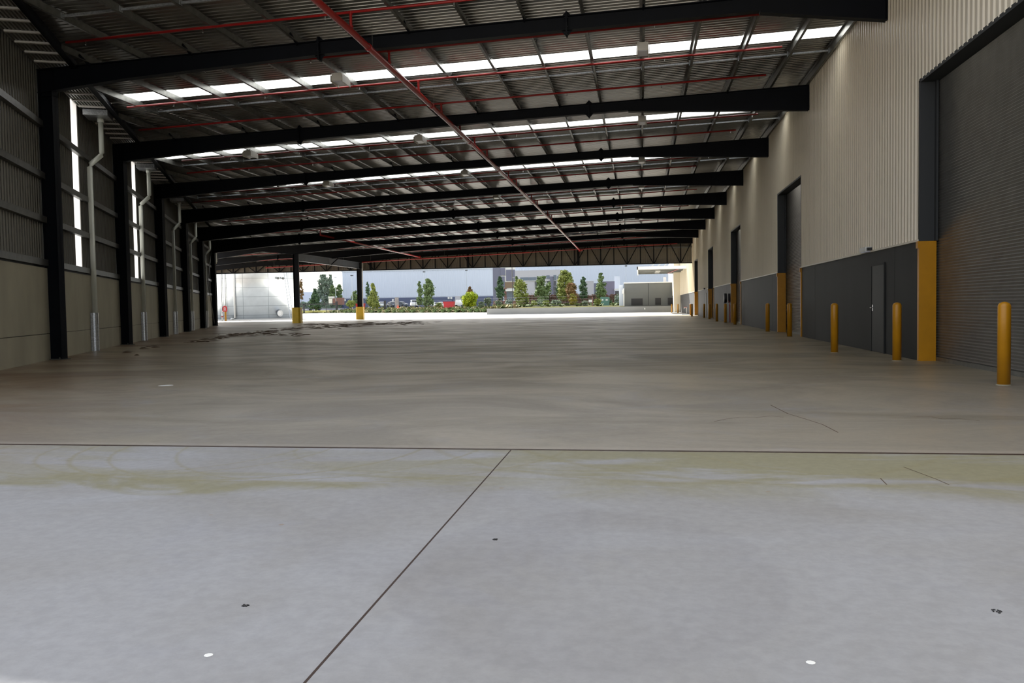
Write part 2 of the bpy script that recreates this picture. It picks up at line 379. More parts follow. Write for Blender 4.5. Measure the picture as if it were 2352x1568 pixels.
for (y, lab) in ((21.2, 'small white bulkhead light above the nearest grey side door'), (72.6, 'small dark bulkhead light above the distant grey side door')):
    r = empty('wall_light', (XR, y, 2.36), lab, 'light')
    m = MB(); m.box((XR-.16, y-.28, 2.36), (XR-.02, y+.28, 2.46)); m.build('housing', 'white' if y < 50 else 'black', r)
    m = MB(); m.box((XR-.15, y-.26, 2.335), (XR-.04, y+.2, 2.362)); m.build('lens', 'lens', r)
    m = MB(); m.box((XR-.14, y-.36, 2.37), (XR-.03, y-.28, 2.44)); m.build('junction_box', 'black', r)
# hose reel by the third door
r = empty('hose_reel', (XR-.3, 52.9, 1.2), 'dark hose reel on a bracket beside the third roller door', 'hose reel')
m = MB(); m.lathe((0, 0, -.09), [(.27, 0), (.3, .02), (.3, .16), (.27, .18)], 20)
mm = MB(); mm.v = [(XR-.26+z, 53.1+x, 1.48+y) for x, y, z in m.v]; mm.f = m.f; mm.build('reel_drum', 'black', r)
m = MB(); m.box((XR-.1, 53.05, 1.2), (XR, 53.15, 1.76)); m.build('wall_bracket', 'black', r)
m = MB(); m.tube([(XR-.05, 52.5, 0), (XR-.05, 52.5, 1.05), (XR-.1, 52.7, 1.3)], .03); m.build('supply_pipe', 'red', r)

# ------------------------------------------------------------------ left wall
NW = Vector((1, .433, 0)).normalized()                 # into the shed
DW = Vector((-.433, 1, 0)).normalized()                # along the wall
def wp(y, off=0., z=0.):
    return Vector((xw(y), y, z))+NW*off
def wall_left():
    root = empty('wall_left', (xw(20), 20, 0), kind='structure')
    ya = 9.0
    m = MB()
    edges = [ya]+[y-.02 for y in YS[:6]]
    for a, b in zip(edges, edges[1:]):
        for z0, z1 in ((0, .675), (.69, 2.37)):
            p = wp(a+.01, -.15, z0); q = wp(b-.01, -.15, z0)
            m.obox(p, q-p, NW*.15, (0, 0, z1-z0))
    m.build('concrete_panels', 'conc', root)
    m = MB(); p = wp(ya, -.15, .0); m.obox(p, wp(63.3, -.15)-p, NW*.08, (0, 0, 2.50)); m.build('panel_joint_filler', 'reveal', root)  # backs the joints, and carried up to block light leaking under the cladding
    # ribbed cladding, open where the translucent sheets are
    m = MB(); vs = []; fs = []; k = 0
    L = (wp(63.6)-wp(ya)).length; s = 0; p0 = wp(ya); pitch = .2
    win = [(22.9, 23.65), (31.95, 32.75)]
    row = []
    while s < L:
        for ds, dn in ((0, 0), (.12, 0), (.135, .026), (.165, .026), (.18, 0)): row.append((s+ds, dn))
        s += pitch
    for (sa, na), (sb, nb) in zip(row, row[1:]):
        A = p0+DW*sa+NW*(na-.10); B = p0+DW*sb+NW*(nb-.10); ym = (A.y+B.y)/2+.03
        if any(u < ym < v for u, v in win): continue
        za, zb = 2.45, zr(A.x)+.2
        vs += [(A.x, A.y, za), (B.x, B.y, za), (B.x, B.y, zb), (A.x, A.y, zb)]; fs.append((k, k+1, k+2, k+3)); k += 4
    m.add(vs, fs); m.build('cladding', 'leftclad', root)
    for i, (u, v) in enumerate(win):
        m = MB(); A = wp(u-.2, -.115); B = wp(v+.15, -.115); m.add([(A.x, A.y, 2.5), (B.x, B.y, 2.5), (B.x, B.y, 7.75), (A.x, A.y, 7.75)], [(0, 1, 2, 3)])
        tag(m.build('window_%d' % (i+9), 'skyl'), kind='structure')
wall_left()
# horizontal girts, one per bay and level
for bi in range(6):
    a = (YS[bi-1] if bi else 11.0)+.12; b = YS[bi]-.12
    for lv, z in enumerate((2.5, 3.6, 4.72, 6.05)):
        m = MB(); p = wp(a, -.07); d = wp(b, -.07)-p
        m.obox(p+Vector((0, 0, z-.08)), d, NW*.13, (0, 0, .012)); m.obox(p+Vector((0, 0, z+.07)), d, NW*.13, (0, 0, .012)); m.obox(p+NW*.12+Vector((0, 0, z-.08)), d, NW*.012, (0, 0, .16))
        o = m.build('wall_girt', 'girt', loc=(p.x, p.y, z))
        where = 'in the nearest bay' if bi == 0 else 'between the %s and %s left columns' % (nth(bi-1), nth(bi))
        tag(o, ('%s steel girt on the left wall %s' % (('lowest', 'second lowest', 'second highest', 'highest')[lv], where)), 'girt', 'girts on the left wall')
# box gutter soffit along the left wall
st = MB(); vs = []; fs = []
for k in range(11):                                   # eleven ribs running along the wall
    for j, (dn, dz) in enumerate(((0, 0), (.04, 0), (.05, .05), (.073, .05))):
        off = k*.083+dn-.05
        for y in (11.0, 63.2):
            P = wp(y, off); vs.append((P.x, P.y, zr(xw(y))+.10+dz))
n_ = len(vs)//2
fs = [(2*i, 2*i+1, 2*i+3, 2*i+2) for i in range(n_-1)]
st.add(vs, fs); tag(st.build('gutter_soffit', 'soffit'), 'ribbed metal gutter soffit running under the roof along the left wall', 'soffit')
m = MB(); p = wp(11.0, .83); q = wp(63.2, .83)
p.z = zr(xw(11))-.04; q.z = zr(xw(63.2))-.04
m.obox(p, q-p, NW*.06, (0, 0, .26)); m.obox(p, q-p, NW*.16, (0, 0, .02)); tag(m.build('eaves_strut', 'steel', loc=p), 'dark steel channel on the inner edge of the left gutter', 'strut')
y = 12.35; bars = []
while y < 62.5:
    if min(abs(y-v) for v in YS) > .3:
        P = wp(y, .0); Q = wp(y, .82); z = zr(xw(y))+.06
        m = MB(); P.z = Q.z = z; m.obox(P-DW*.04, DW*.08, Q-P, (0, 0, .045)); o = m.build('gutter_bracket', 'bracket', loc=P)
        tag(o, 'pale metal strap across the gutter soffit along the left wall', 'bracket', 'gutter straps along the left wall')
    y += .70
# downpipes with rain heads and galvanised guards
for i, y in enumerate((24.1, 32.55, 41.7, 49.0, 57.6, 69.6)):
    z = zr(xw(y))
    base = wp(y, .12) if i < 5 else Vector((-37.6, 70.2, 0)); out = base+NW*.33+DW*.15
    r = empty('downpipe', base, 'pale grey kinked downpipe %s' % (('between the first and second left columns', 'between the second and third left columns', 'between the third and fourth left columns', 'between the fourth and fifth left columns', 'between the fifth and sixth left columns', 'past the last left column')[i]), 'downpipe', 'downpipes on the left wall')
    m = MB(); top = z-.12
    m.tube([(out.x, out.y, top), (out.x, out.y, top-1.05), (out.x-NW.x*.02, out.y, top-1.12), (base.x+.02, base.y, top-1.45), (base.x, base.y, top-1.52), (base.x, base.y, 0)], .078, 12)
    m.build('pipe', 'pvc', r, smooth=True)
    m = MB(); m.tube([(out.x, out.y, top+.02), (out.x, out.y, top-.10)], .098, 12); m.build('outlet_collar', 'pvc', r, smooth=True)
    m = MB(); a = wp(y, .05); a.z = z-.10
    if i >= 5: a = out-NW*.5-DW*.3; a.z = z-.1
    m.obox(a-DW*.35, DW*.85, NW*.70, (0, 0, .17)); m.build('rain_head', 'galvl', r)
    m = MB(); n = 8; g = []
    for t in range(n+1):
        an = PI*t/n; g.append(base+DW*(-math.cos(an)*.125)+NW*(math.sin(an)*.13-.03))
    g = [base-DW*.125-NW*.11]+g+[base+DW*.125-NW*.11]
    m.prism([(v.x, v.y, 0) for v in g], (0, 0, 1.2)); m.build('pipe_guard', 'galvl', r)
# ------------------------------------------------------------------ frames: columns and rafters
def isec(m, pts, fw, t=.014, y=0.):
    """I-section beam in the plane y: pts = (x, ztop, zbottom)"""
    for (x0, a0, b0), (x1, a1, b1) in zip(pts, pts[1:]):
        if x1-x0 < 1e-4: continue
        m.prism([(x0, y-t/2, a0), (x1, y-t/2, a1), (x1, y-t/2, b1), (x0, y-t/2, b0)], (0, t, 0))
        m.prism([(x0, y-fw/2, a0), (x1, y-fw/2, a1), (x1, y-fw/2, a1-.016), (x0, y-fw/2, a0-.016)], (0, fw, 0))
        m.prism([(x0, y-fw/2, b0+.016), (x1, y-fw/2, b1+.016), (x1, y-fw/2, b1), (x0, y-fw/2, b0)], (0, fw, 0))
RAFT = {  # left end, [(x, depth)...]
    0: [(-15.2, .60), (-12.7, .45), (-7.7, .34), (-7.6, .33), (2.70, .33), (2.71, .37), (5.40, .80)],
    1: [(-18.9, .66), (-11.8, .42), (-5.4, .33), (-.34, .33), (-.33, .37), (5.40, .80)],
    2: [(-22.65, .68), (-15.2, .42), (-9., .33), (-.34, .33), (-.33, .37), (5.40, .80)],
    3: [(-26.4, .80), (-18.9, .46), (-11.2, .40), (-.34, .36), (-.33, .40), (5.40, .80)],
    4: [(-30.15, .98), (-22.6, .56), (-12., .44), (-.34, .38), (-.33, .42), (5.40, .82)],
    5: [(-33.9, 1.05), (-26.4, .66), (-12., .48), (-.34, .40), (-.33, .44), (5.40, .82)],
    6: [(-39.3, .85), (-37.8, .78), (-33.5, .38), (-30.7, .80), (-30.1, .80), (-24.1, .42), (-12., .40), (-.34, .40), (-.33, .44), (5.40, .84)],
    7: [(-43.8, .80), (-36., .40), (-30.7, .70), (-30.1, .74), (-26.2, .60), (-20, .42), (-.34, .40), (-.33, .44), (5.40, .84)],
    8: [(-49., .70), (-42., .46), (-30.7, .64), (-30., .66), (-26.8, .50), (-.34, .45), (-.33, .48), (5.40, .76)]}
PLATES = {0: [-7.65, -1.63], 1: [-11.8, -1.63], 2: [-15.15, -1.63], 3: [-18.9, -1.63], 4: [-22.6, -12.1, -1.63], 5: [-26.4, -12.1, -1.63], 6: [-12.1, -1.63], 7: [-36., -12.1, -1.63], 8: [-12.1, -1.63]}
PUR = [5.30, 4.18, 2.83, 1.47, .11, -1.27, -2.63, -4.0, -5.4, -6.8, -8.2, -9.58]; 
while PUR[-1] > -50: PUR.append(PUR[-1]-1.38)
def dep(i, x):
    k = RAFT[i]
    for (a, da), (b, db) in zip(k, k[1:]):
        if a <= x <= b: return da+(db-da)*(x-a)/max(b-a, 1e-6)
    return k[0][1]
for i, y in enumerate(YS):
    k = RAFT[i]; m = MB(); isec(m, [(x, zr(x), zr(x)-d) for x, d in k], .21, y=y)
    for x in (k[0][0]+.4, k[-1][0]-.01):
        m.box((x-.01, y-.1, zr(x)-dep(i, x)), (x+.01, y+.1, zr(x)))
    r = m.build('roof_rafter', 'steel', loc=(0, y, zr(0)))
    tag(r, ('black steel roof rafter nearest the viewer' if i == 0 else 'black steel roof rafter, %s from the near end%s' % (nth(i), ', last before the end truss' if i == 8 else '')), 'rafter', 'black rafters across the shed')
    for x in PLATES[i]:
        d = dep(i, x); m = MB(); z1, z0 = zr(x), zr(x)-d
        m.prism([(x-.02, y-.11, z1+.09), (x-.02, y+.11, z1+.09), (x-.02, y+.13, (z0+z1)/2), (x-.02, y+.11, z0-.12), (x-.02, y-.11, z0-.12), (x-.02, y-.13, (z0+z1)/2)], (.04, 0, 0))
        m.prism([(x-.13, y-.005, z1+.0), (x, y-.005, z1+.13), (x+.13, y-.005, z1), (x+.13, y-.005, z0), (x, y-.005, z0-.14), (x-.13, y-.005, z0)], (0, .01, 0))
        for sx in (-.05, .05):
            for sz in (z1-.06, z0+.06, z0-.07): m.tube([(x+sx*.5, y-.11, sz), (x+sx*.5, y-.14, sz)], .018, 6)
        m.build('splice_plate', 'steel', r, loc=(x, y, z0))
    q = 0
    for j, x in enumerate(PUR):
        if x < k[0][0]+.8 or x > 4.6: continue
        # cleat seat and, under every second purlin, a fly brace down to the bottom flange
        if j % 2 == 0 and q < 30:
            m = MB(); m.bar((x+.02, y-.50, zr(x)+.10), (x+.02, y-.09, zr(x)-.05), .05, .03, (1, 0, 0)); m.build('fly_brace', 'steel', r, loc=(x, y-.4, zr(x)-.1)); q += 1
def column(x, y, h, label, w=.40, sleeve=False, group='black columns along the left wall', fw=.22):
    r = empty('steel_column', (x+w/2, y, 0), label, 'column', group)
    m = MB(); m.box((x, y-.008, 0), (x+w, y+.008, h)); m.box((x, y-fw/2, 0), (x+.016, y+fw/2, h)); m.box((x+w-.016, y-fw/2, 0), (x+w, y+fw/2, h))
    for z in (h-.7, h-.02, .0): m.box((x, y-fw/2, z), (x+w, y+fw/2, z+.02))
    m.build('shaft', 'steel', r)
    m = MB(); m.box((x-.04, y-.17, 0), (x+w+.04, y+.17, .025))
    for sx in (x+.05, x+w-.05):
        for sy in (-.13, .13): m.tube([(sx, y+sy, .02), (sx, y+sy, .07)], .016, 6)
    m.build('base_plate', 'galv', r)
    if sleeve:
        m = MB(); c = .14
        X0, X1, A, B = x-.15, x+w+.15, y-.38, y+.38
        m.prism([(X0+c, A, 0), (X1-c, A, 0), (X1, A+c, 0), (X1, B-c, 0), (X1-c, B, 0), (X0+c, B, 0), (X0, B-c, 0), (X0, A+c, 0)], (0, 0, 1.38)); m.build('impact_sleeve', 'yel2', r)
    return r
for i in range(6):
    x = -6.677-.433*YS[i]+.07
    column(x, YS[i], zr(x), 'black steel column on the left wall, %s' % ('nearest of the row' if i == 0 else nth(i)+' from the near end'))
for i, x in ((6, -39.3), (7, -43.8), (8, -49.0)):
    column(x, YS[i], zr(x), 'black steel column far left beyond the wall end, %s' % nth(i-6), group='far columns beyond the left wall')
column(-30.66, YS[6], zr(-30.4)-.78, 'free-standing black column with yellow sleeve, the nearer of the two', .5, True, 'free-standing columns with yellow sleeves')
cc = column(-30.72, YS[8], zr(-30.4)-.62, 'free-standing black column with yellow sleeve, the farther one', .52, True, 'free-standing columns with yellow sleeves')
m = MB(); m.tube([(-30.05, YS[8]-.2, 1.4), (-30.05, YS[8]-.2, 6.2)], .04); m.build('conduit', 'white', cc)
# beam between the two free-standing columns
m = MB(); xb = -30.4
m.box((xb-.008, YS[6]+.2, 5.56), (xb+.008, YS[8]-.2, 6.24)); m.box((xb-.13, YS[6]+.2, 6.22), (xb+.13, YS[8]-.2, 6.24)); m.box((xb-.13, YS[6]+.2, 5.56), (xb+.13, YS[8]-.2, 5.58))
r = m.build('support_beam', 'beam', loc=(xb, YS[7], 5.56)); tag(r, 'slate grey steel beam joining the two free-standing columns', 'beam')
m = MB(); m.bar((xb+.12, YS[7]-.3, 5.6), (xb+.75, YS[7], zr(xb)-.72), .09, .09); m.build('knee_brace', 'steel', r)
# ------------------------------------------------------------------ purlins: one continuous run each
for x in PUR:
    ya = 11.0
    if x < xw(11)+.9: ya = (-6.6-(x-.9))/.433
    if ya > 60: ya = 63.4+(-34.0-x+.5)/.595 if x < -34 else ya
    if ya > 88: continue
    z = zr(x); m = MB(); t = .006
    m.box((x-.003, ya, z), (x+.003, 89.6, z+.2)); m.box((x-.003, ya, z), (x+.065, 89.6, z+t)); m.box((x+.06, ya, z), (x+.065, 89.6, z+.02)); m.box((x-.065, ya, z+.194), (x+.003, 89.6, z+.2))
    o = m.build('roof_purlin', 'galv', loc=(x, ya, z)); tag(o, 'galvanised steel purlin running lengthways under the roof sheets', 'purlin', 'purlins under the roof sheets')
for i in range(-1, 8):
    y = YA+BAY*i+5.2; xa = xl(y)+1.2
    if i < 0: y = 16.86; xa = -12.4
    m = MB(); xs = [x for x in PUR if x > xa-.1]
    for a, b in zip(xs, xs[1:]): m.bar((a-.03, y, zr(a)+.10), (b+.03, y, zr(b)+.10), .045, .05)
    for a in xs: m.box((a-.02, y-.05, zr(a)+.03), (a+.02, y+.05, zr(a)+.17))
    o = m.build('purlin_bridging', 'galvl', loc=(0, y, zr(0)))
    tag(o, 'thin bright bridging rods between the purlins, %s' % ('in front of the nearest rafter' if i < 0 else 'behind the %s rafter' % nth(i)), 'bridging', 'purlin bridging rows')
# cross bracing under the roof of the last bays
for (x0, y0, x1, y1) in ((-38, 72, -24, 80), (-38, 80, -24, 72), (-12, 72, 2, 80), (-12, 80, 2, 72)):
    m = MB(); m.tube([(x0, y0, zr(x0)-.12), ((x0+x1)/2, (y0+y1)/2, zr((x0+x1)/2)-.16), (x1, y1, zr(x1)-.12)], .045, 6)
    tag(m.build('roof_brace', 'steel', loc=(x0, y0, zr(x0))), 'dark round brace crossing the bay under the far roof', 'brace', 'cross braces under the far roof')
m = MB()
P = wp(YS[4]+.2, .15, .2); Q = wp(YS[5]-.2, .15, 6.6); m.tube([P, Q], .03, 6); P.z, Q.z = 6.6, .2; m.tube([P, Q], .03, 6)
tag(m.build('wall_brace', 'galv'), 'crossed rods between the last two left wall columns', 'brace')
# ------------------------------------------------------------------ sprinklers
def zs(x): return zr(x)-.045
BR = [(18.0, -13.1, 5.0, 0), (20.85, -13.5, 3.5, 0), (23.7, -15.3, 3.82, 1), (26.5, -16.7, 3.8, 1), (29.3, -17.5, 3.8, 0), (31.95, -18.3, 4.3, 1), (34.6, -19.6, 3.8, 1), (37.6, -20.5, 3.8, 0), (40.3, -23.1, 3.4, 1), (42.9, -24.1, 2.8, 1),
      (46.3, -25, 3.4, 0), (49.0, -26, 3.4, 1), (51.8, -27, 3.4, 0), (54.9, -28, 3.4, 0), (57.6, -30, 3.4, 1), (60.3, -31, 3.4, 0), (63.6, -32, 3.4, 0), (66.2, -35, 3.4, 1), (69.0, -36, 3.4, 0), (75.0, -38, 3.4, 0), (78, -40, 3.4, 0), (83.5, -44, 3.4, 0), (86.0, -44, 3.4, 0)]
for i, (y, xa, xb_, _) in enumerate(BR):
    r = MB().tube([(xa, y, zs(xa)), (xb_, y, zs(xb_))], .030 if y < 80 else .04, 8).build('sprinkler_pipe', 'red', loc=(xa, y, zs(xa)), smooth=True)
    tag(r, 'red sprinkler branch pipe running across under the roof, %s from the near end' % (nth(i) if i < 14 else ('fifteenth', 'sixteenth', 'seventeenth', 'eighteenth', 'nineteenth', 'twentieth', 'twenty-first', 'twenty-second', 'twenty-third')[i-14]), 'pipe', 'red sprinkler branch pipes')
    if y < 60:
        x = xb_-.2; n = 0
        while x > xa+.2 and n < 9:
            m = MB(); m.tube([(x, y, zs(x)), (x, y, zs(x)-.09)], .012, 6); m.lathe((x, y, zs(x)-.105), [(.022, 0), (.022, .006)], 8)
            m.build('sprinkler_head', 'chrome', r, loc=(x, y, zs(x)-.05)); x -= 2.9; n += 1
def zm(y):
    P = ((8, 7.15), (14, 7.2), (18, 7.28), (28, 7.33), (50, 7.30), (70, 7.12), (88.2, 6.93))
    for (a, za), (b, zb) in zip(P, P[1:]):
        if a <= y <= b: return za+(zb-za)*(y-a)/(b-a)
    return P[0][1]
r = MB().tube([(-6.22, y, zm(y)) for y in (11, 14, 18, 28, 50, 70, 88.2)], .075, 12).build('main_pipe', 'red', loc=(-6.22, 11, zm(11)), smooth=True); tag(r, 'long thick red sprinkler main running the length of the shed', 'pipe')
for (y, _, _, k) in BR:
    if y > 66: continue
    m = MB(); x = -6.22; m.tube([(x, y, zm(y)), (x, y, zs(x)+.0)], .032, 8); m.lathe((x, y, zm(y)+.07), [(.05, 0), (.05, .05)], 8); m.lathe((x, y, zs(x)-.05), [(.045, 0), (.045, .06)], 8); m.build('riser', 'red', r, loc=(x, y, zm(y)))
for y in (13, 19.2, 25.2, 31, 37.5, 43.7, 49.7, 55.8, 62):
    m = MB(); m.lathe((0, 0, -.05), [(.09, 0), (.09, .1)], 12); q = MB(); q.v = [(-6.22+a, y+c, zm(y)+b) for a, b, c in m.v]; q.f = m.f; q.build('pipe_coupling', 'red', r, loc=(-6.22, y, zm(y)))
    m = MB(); m.tube([(-6.22, y+.3, zm(y)), (-6.22, y+.3, zr(-6.22)+.2)], .006, 6); m.build('hanger_rod', 'galv', r, loc=(-6.22, y, zm(y)))
m = MB(); m.lathe((-6.22, 88.2, 6.78), [(.12, 0), (.12, .3)], 12); m.tube([(-6.22, 88.2, 6.9), (-5.9, 88.2, 6.9)], .07, 8); m.build('end_valve', 'red', r)
r = MB().tube([(-23.6, 60.3, 6.74), (-23.5, 75, 6.68), (-23.4, 88.2, 6.62)], .07, 10).build('main_pipe', 'red', loc=(-23.6, 60.3, 6.74), smooth=True); tag(r, 'shorter red sprinkler main at the far left of the shed', 'pipe')
m = MB(); m.tube([(-23.6, 60.3, 6.74), (-23.6, 60.3, zs(-23.6))], .05, 8); m.build('riser', 'red', r)
m = MB(); m.lathe((-23.4, 88.2, 6.5), [(.11, 0), (.11, .25)], 10); m.build('end_valve', 'red', r)
for (xa, xb_, y, z) in ((-41, -31.0, 88.3, 0), (-29.9, -11.5, 88.3, 0), (-11.5, 3.8, 88.3, 0)):
    zz = lambda x: zr(x)-.72
    m = MB(); m.tube([(xa, y, zz(xa)), (xb_, y, zz(xb_))], .065 if xa < -20 else .04, 8)
    o = m.build('sprinkler_pipe', 'red', loc=(xa, y, zz(xa)), smooth=True)
    for xh in (xa+1, (xa+xb_)/2, xb_-1):
        m = MB(); m.tube([(xh, y, zz(xh)), (xh, y, zr(xh)+.02)], .008, 6); m.build('hanger_rod', 'galv', o, loc=(xh, y, zz(xh)))
    tag(o, 'thick red pipe along the face of the last rafter, %s length' % ('left' if xa < -30 else 'middle' if xa < -20 else 'right'), 'pipe')
for (x0, x1, y) in ((-7.1, -5.2, 23.45), (-12.9, -12.85, 31.8)):
    m = MB()
    if x1-x0 > 1: m.bar((x0, y, zr(x0)-.015), (x1, y, zr(x1)-.015), .05, .04)
    else: m.bar((x0, y-.9, zr(x0)-.015), (x0, y+.9, zr(x0)-.015), .05, .04)
    tag(m.build('pipe_rail', 'galvl', loc=(x0, y, zr(x0))), 'short bright steel rail %s' % ('beside the nearest skylight strip at the red main' if y < 25 else 'below the second skylight strip, left side'), 'rail')
# ------------------------------------------------------------------ high-bay lamps
def lamp(x, y):
    z = zr(x)-.06
    r = empty('highbay_lamp', (x, y, z-.22))
    m = MB(); m.box((x-.145, y-.28, z-.2), (x+.145, y+.28, z-.0)); m.box((x-.09, y-.2, z), (x+.09, y+.2, z+.03)); m.build('housing', 'lamp', r)
    for s in (-1, 1):
        m = MB(); m.box((x+s*.165-.008, y-.30, z-.235), (x+s*.165+.008, y+.34, z-.05)); m.build('side_panel', 'lamp', r)
    m = MB(); m.box((x-.12, y-.24, z-.212), (x+.12, y+.24, z-.2)); m.build('diffuser', 'lens', r)
    m = MB(); m.tube([(x, y, z+.02), (x, y, z+.09)], .02, 6); m.build('mounting_bracket', 'galv', r)
    return r
L0 = None; LX = (.12, -8.12, -15.0, -23.7)
rows = {.12: 'row nearest the cream wall', -8.12: 'row by the red main', -15.0: 'row left of the red main', -23.7: 'far left row'}
for x, ys in ((.12, (22.35, 30.9, 39.4, 48.0, 56.6, 65.3, 73.9)), (-8.12, (22.5, 31.0, 39.3, 48.0, 56.6, 65.3)), (-15.0, (31.2, 39.5, 48.0, 56.6, 65.3)), (-23.7, (48.3, 56.6, 65.3))):
    for k, y in enumerate(ys):
        if L0 is None: L0 = lamp(x, y); o = L0; base = Vector(o.location)
        else: o = copy_tree(L0); o.location = base+Vector((x-base.x+.0, y-base.y, zr(x)-zr(.12)))
        tag(o, 'grey box lamp, %s, %s' % (rows[x], 'nearest one' if k == 0 else nth(k)+' from the near end'), 'lamp', 'box lamps under the purlins')
# ------------------------------------------------------------------ end truss and fascia
ft = empty('end_truss', (-22, YEND+.1, 5.37), 'dark steel truss closing the far end of the roof', 'truss')
yt = YEND-.15
m = MB(); m.box((-50.5, yt-.06, 5.37), (5.38, yt+.10, 5.47)); m.build('bottom_chord', 'steel', ft)
m = MB(); m.prism([(-50.5, yt-.05, zr(-50.5)-.02), (5.38, yt-.05, zr(5.38)-.02), (5.38, yt-.05, zr(5.38)-.14), (-50.5, yt-.05, zr(-50.5)-.14)], (0, .1, 0)); m.build('top_chord', 'steel', ft)
x = 4.19; k = 0
while x > -50:
    m = MB(); m.box((x-.05, yt-.04, 5.45), (x+.05, yt+.04, zr(x)-.1)); m.build('truss_post', 'steel', ft, loc=(x, yt, 5.4))
    if k % 2 == 0:
        for s in (-1, 1):
            m = MB(); m.bar((x+s*.06, yt, 5.46), (x+s*1.32, yt, zr(x)-.12), .085, .085); m.build('truss_diagonal', 'steel', ft, loc=(x, yt, 5.4))
    x -= 1.3825; k += 1
for x in (-6.47, -18.43, -29.4):
    m = MB(); m.box((x-.11, yt-.1, 5.37), (x+.11, yt+.06, zr(x)-.1)); m.build('truss_post', 'steel', ft, loc=(x, yt, 5.4))
m = MB(); m.box((-50.5, yt+.06, 7.0), (5.38, yt+.14, 7.12)); m.build('fascia_rail', 'galv', ft)
m = MB(); vs = []; fs = []; x = -50.6; k = 0
while x < 5.4:
    for dx, dy in ((0, 0), (.12, 0), (.135, -.03), (.165, -.03), (.18, 0)):
        vs += [(x+dx, yt+.22+dy, 5.37), (x+dx, yt+.22+dy, zr(x)+.8)]
        if k: fs.append((2*k-2, 2*k-1, 2*k+1, 2*k))
        k += 1
    x += .2
m.add(vs, fs); tag(m.build('wall_back', mat('fascia_sheet', (.24, .22, .185), .6)), kind='structure')

# ------------------------------------------------------------------ bollards
def bollard(x, y, label, group):
    r = empty('bollard', (x, y, 0), label, 'bollard', group)
    m = MB(); rr = .083; m.lathe((x, y, 0), [(rr, 0), (rr, 1.09), (rr-.004, 1.105), (rr*.78, 1.13), (rr*.4, 1.148), (.002, 1.153)], 24); m.build('post', 'yel', r, smooth=True)
    m = MB(); m.lathe((x, y, 0), [(rr+.012, 0), (rr+.012, .012)], 24); m.build('base_ring', 'conc', r)
BL = [(4.96, 12.5, 'in front of the nearest roller door'), (5.0, 17.55, 'beside the yellow jamb of the nearest roller door'), (4.44, 20.4, 'before the grey side door, nearest but two'), (5.04, 29.9, 'at the near jamb of the second roller door'), (5.08, 35.2, 'at the far jamb of the second roller door'),
      (5.05, 46.9, 'at the near jamb of the third roller door'), (5.07, 52.2, 'at the far jamb of the third roller door'), (4.86, 55.6, 'just beyond the hose reel'), (5.08, 64.2, 'at the near jamb of the fourth roller door'), (5.1, 69.7, 'at the far jamb of the fourth roller door'), (4.62, 78.0, 'between the fourth and fifth roller doors'), (5.0, 87.0, 'at the far jamb of the fifth roller door')]
for x, y, t in BL: bollard(x, y, 'yellow round-topped bollard '+t, 'yellow bollards along the cream wall')
for x, y, t in ((4.6, 106.5, 'nearer of the two standing in sunlight outside'), (4.15, 115, 'farther of the two standing in sunlight outside')): bollard(x, y, 'yellow bollard, '+t, 'yellow bollards outside')

# ------------------------------------------------------------------ mud and marks on the slab
m = MB(); R = random.Random(3)
def clump(cx, cy, r, h):
    n = R.randint(7, 11); a0 = R.random()*6; ring = []
    for t in range(n):
        q = r*R.uniform(.45, 1.1); ring.append((cx+math.cos(a0+t*2*PI/n)*q*1.3, cy+math.sin(a0+t*2*PI/n)*q, .0015))
    mid = [(cx+(p[0]-cx)*.5, cy+(p[1]-cy)*.5, h*R.uniform(.5, 1)) for p in ring]; top = (cx, cy, h)
    m.add(ring+mid+[top], [(t, (t+1) % n, n+(t+1) % n, n+t) for t in range(n)]+[(n+t, n+(t+1) % n, 2*n) for t in range(n)])
for (px0, py0, px1, py1, n, r) in ((690, 747, 960, 741, 170, .55), (640, 756, 820, 748, 70, .4), (505, 773, 640, 760, 60, .3), (420, 786, 520, 778, 22, .28), (325, 800, 360, 797, 8, .22), (288, 811, 300, 811, 3, .2), (500, 768, 700, 768, 40, .25), (930, 744, 1010, 740, 16, .3)):
    for _ in range(n):
        t = R.random(); P = gat(px0+(px1-px0)*t+R.gauss(0, 8), py0+(py1-py0)*t+R.gauss(0, 2.0))
        if abs(P.x+30.4) < 1.3 and (abs(P.y-YS[6]) < 1.3 or abs(P.y-YS[8]) < 1.3): continue
        clump(P.x, P.y, r*R.uniform(.25, 1.), R.uniform(.01, .035))
tag(m.build('dirt', 'mud'), 'dried brown mud clods scattered over the slab near the free-standing columns', 'mud', kind='stuff')
for (px, py, s, c, lab) in ((1137, 1239, .032, 'black', 'small dark anchor hole in the front slab beside the long joint'), (2290, 1404, .030, 'black', 'small black anchor stub in the front slab, farthest right'), (563, 1391, .025, 'black', 'small dark chipped hole in the front slab, left of the long joint')):
    P = gat(px, py); r = empty('anchor_stub', (P.x, P.y, 0), lab, 'anchor')
    m = MB()
    for k in range(9):
        a = k*2.4; q = s*.55*(.2+.8*R.random()); x, y = P.x+math.cos(a)*q, P.y+math.sin(a)*q*1.2; m.lathe((x, y, 0), [(.006*R.uniform(.5, 1.2), 0), (.004, .003)], 6)
    m.build('chips', 'black', r)
for (px, py, lab) in ((479, 1504, 'left one in the foreground'), (1862, 1521, 'right one in the foreground'), (381, 885, 'one far back near the left wall')):
    P = gat(px, py); m = MB(); w = .016 if py > 1000 else .12; m.lathe((P.x, P.y, .0006), [(w, 0), (w*.8, .001)], 9); tag(m.build('paint_splash', 'white', loc=(P.x, P.y, 0)), 'small white paint splash on the slab, '+lab, 'splash')

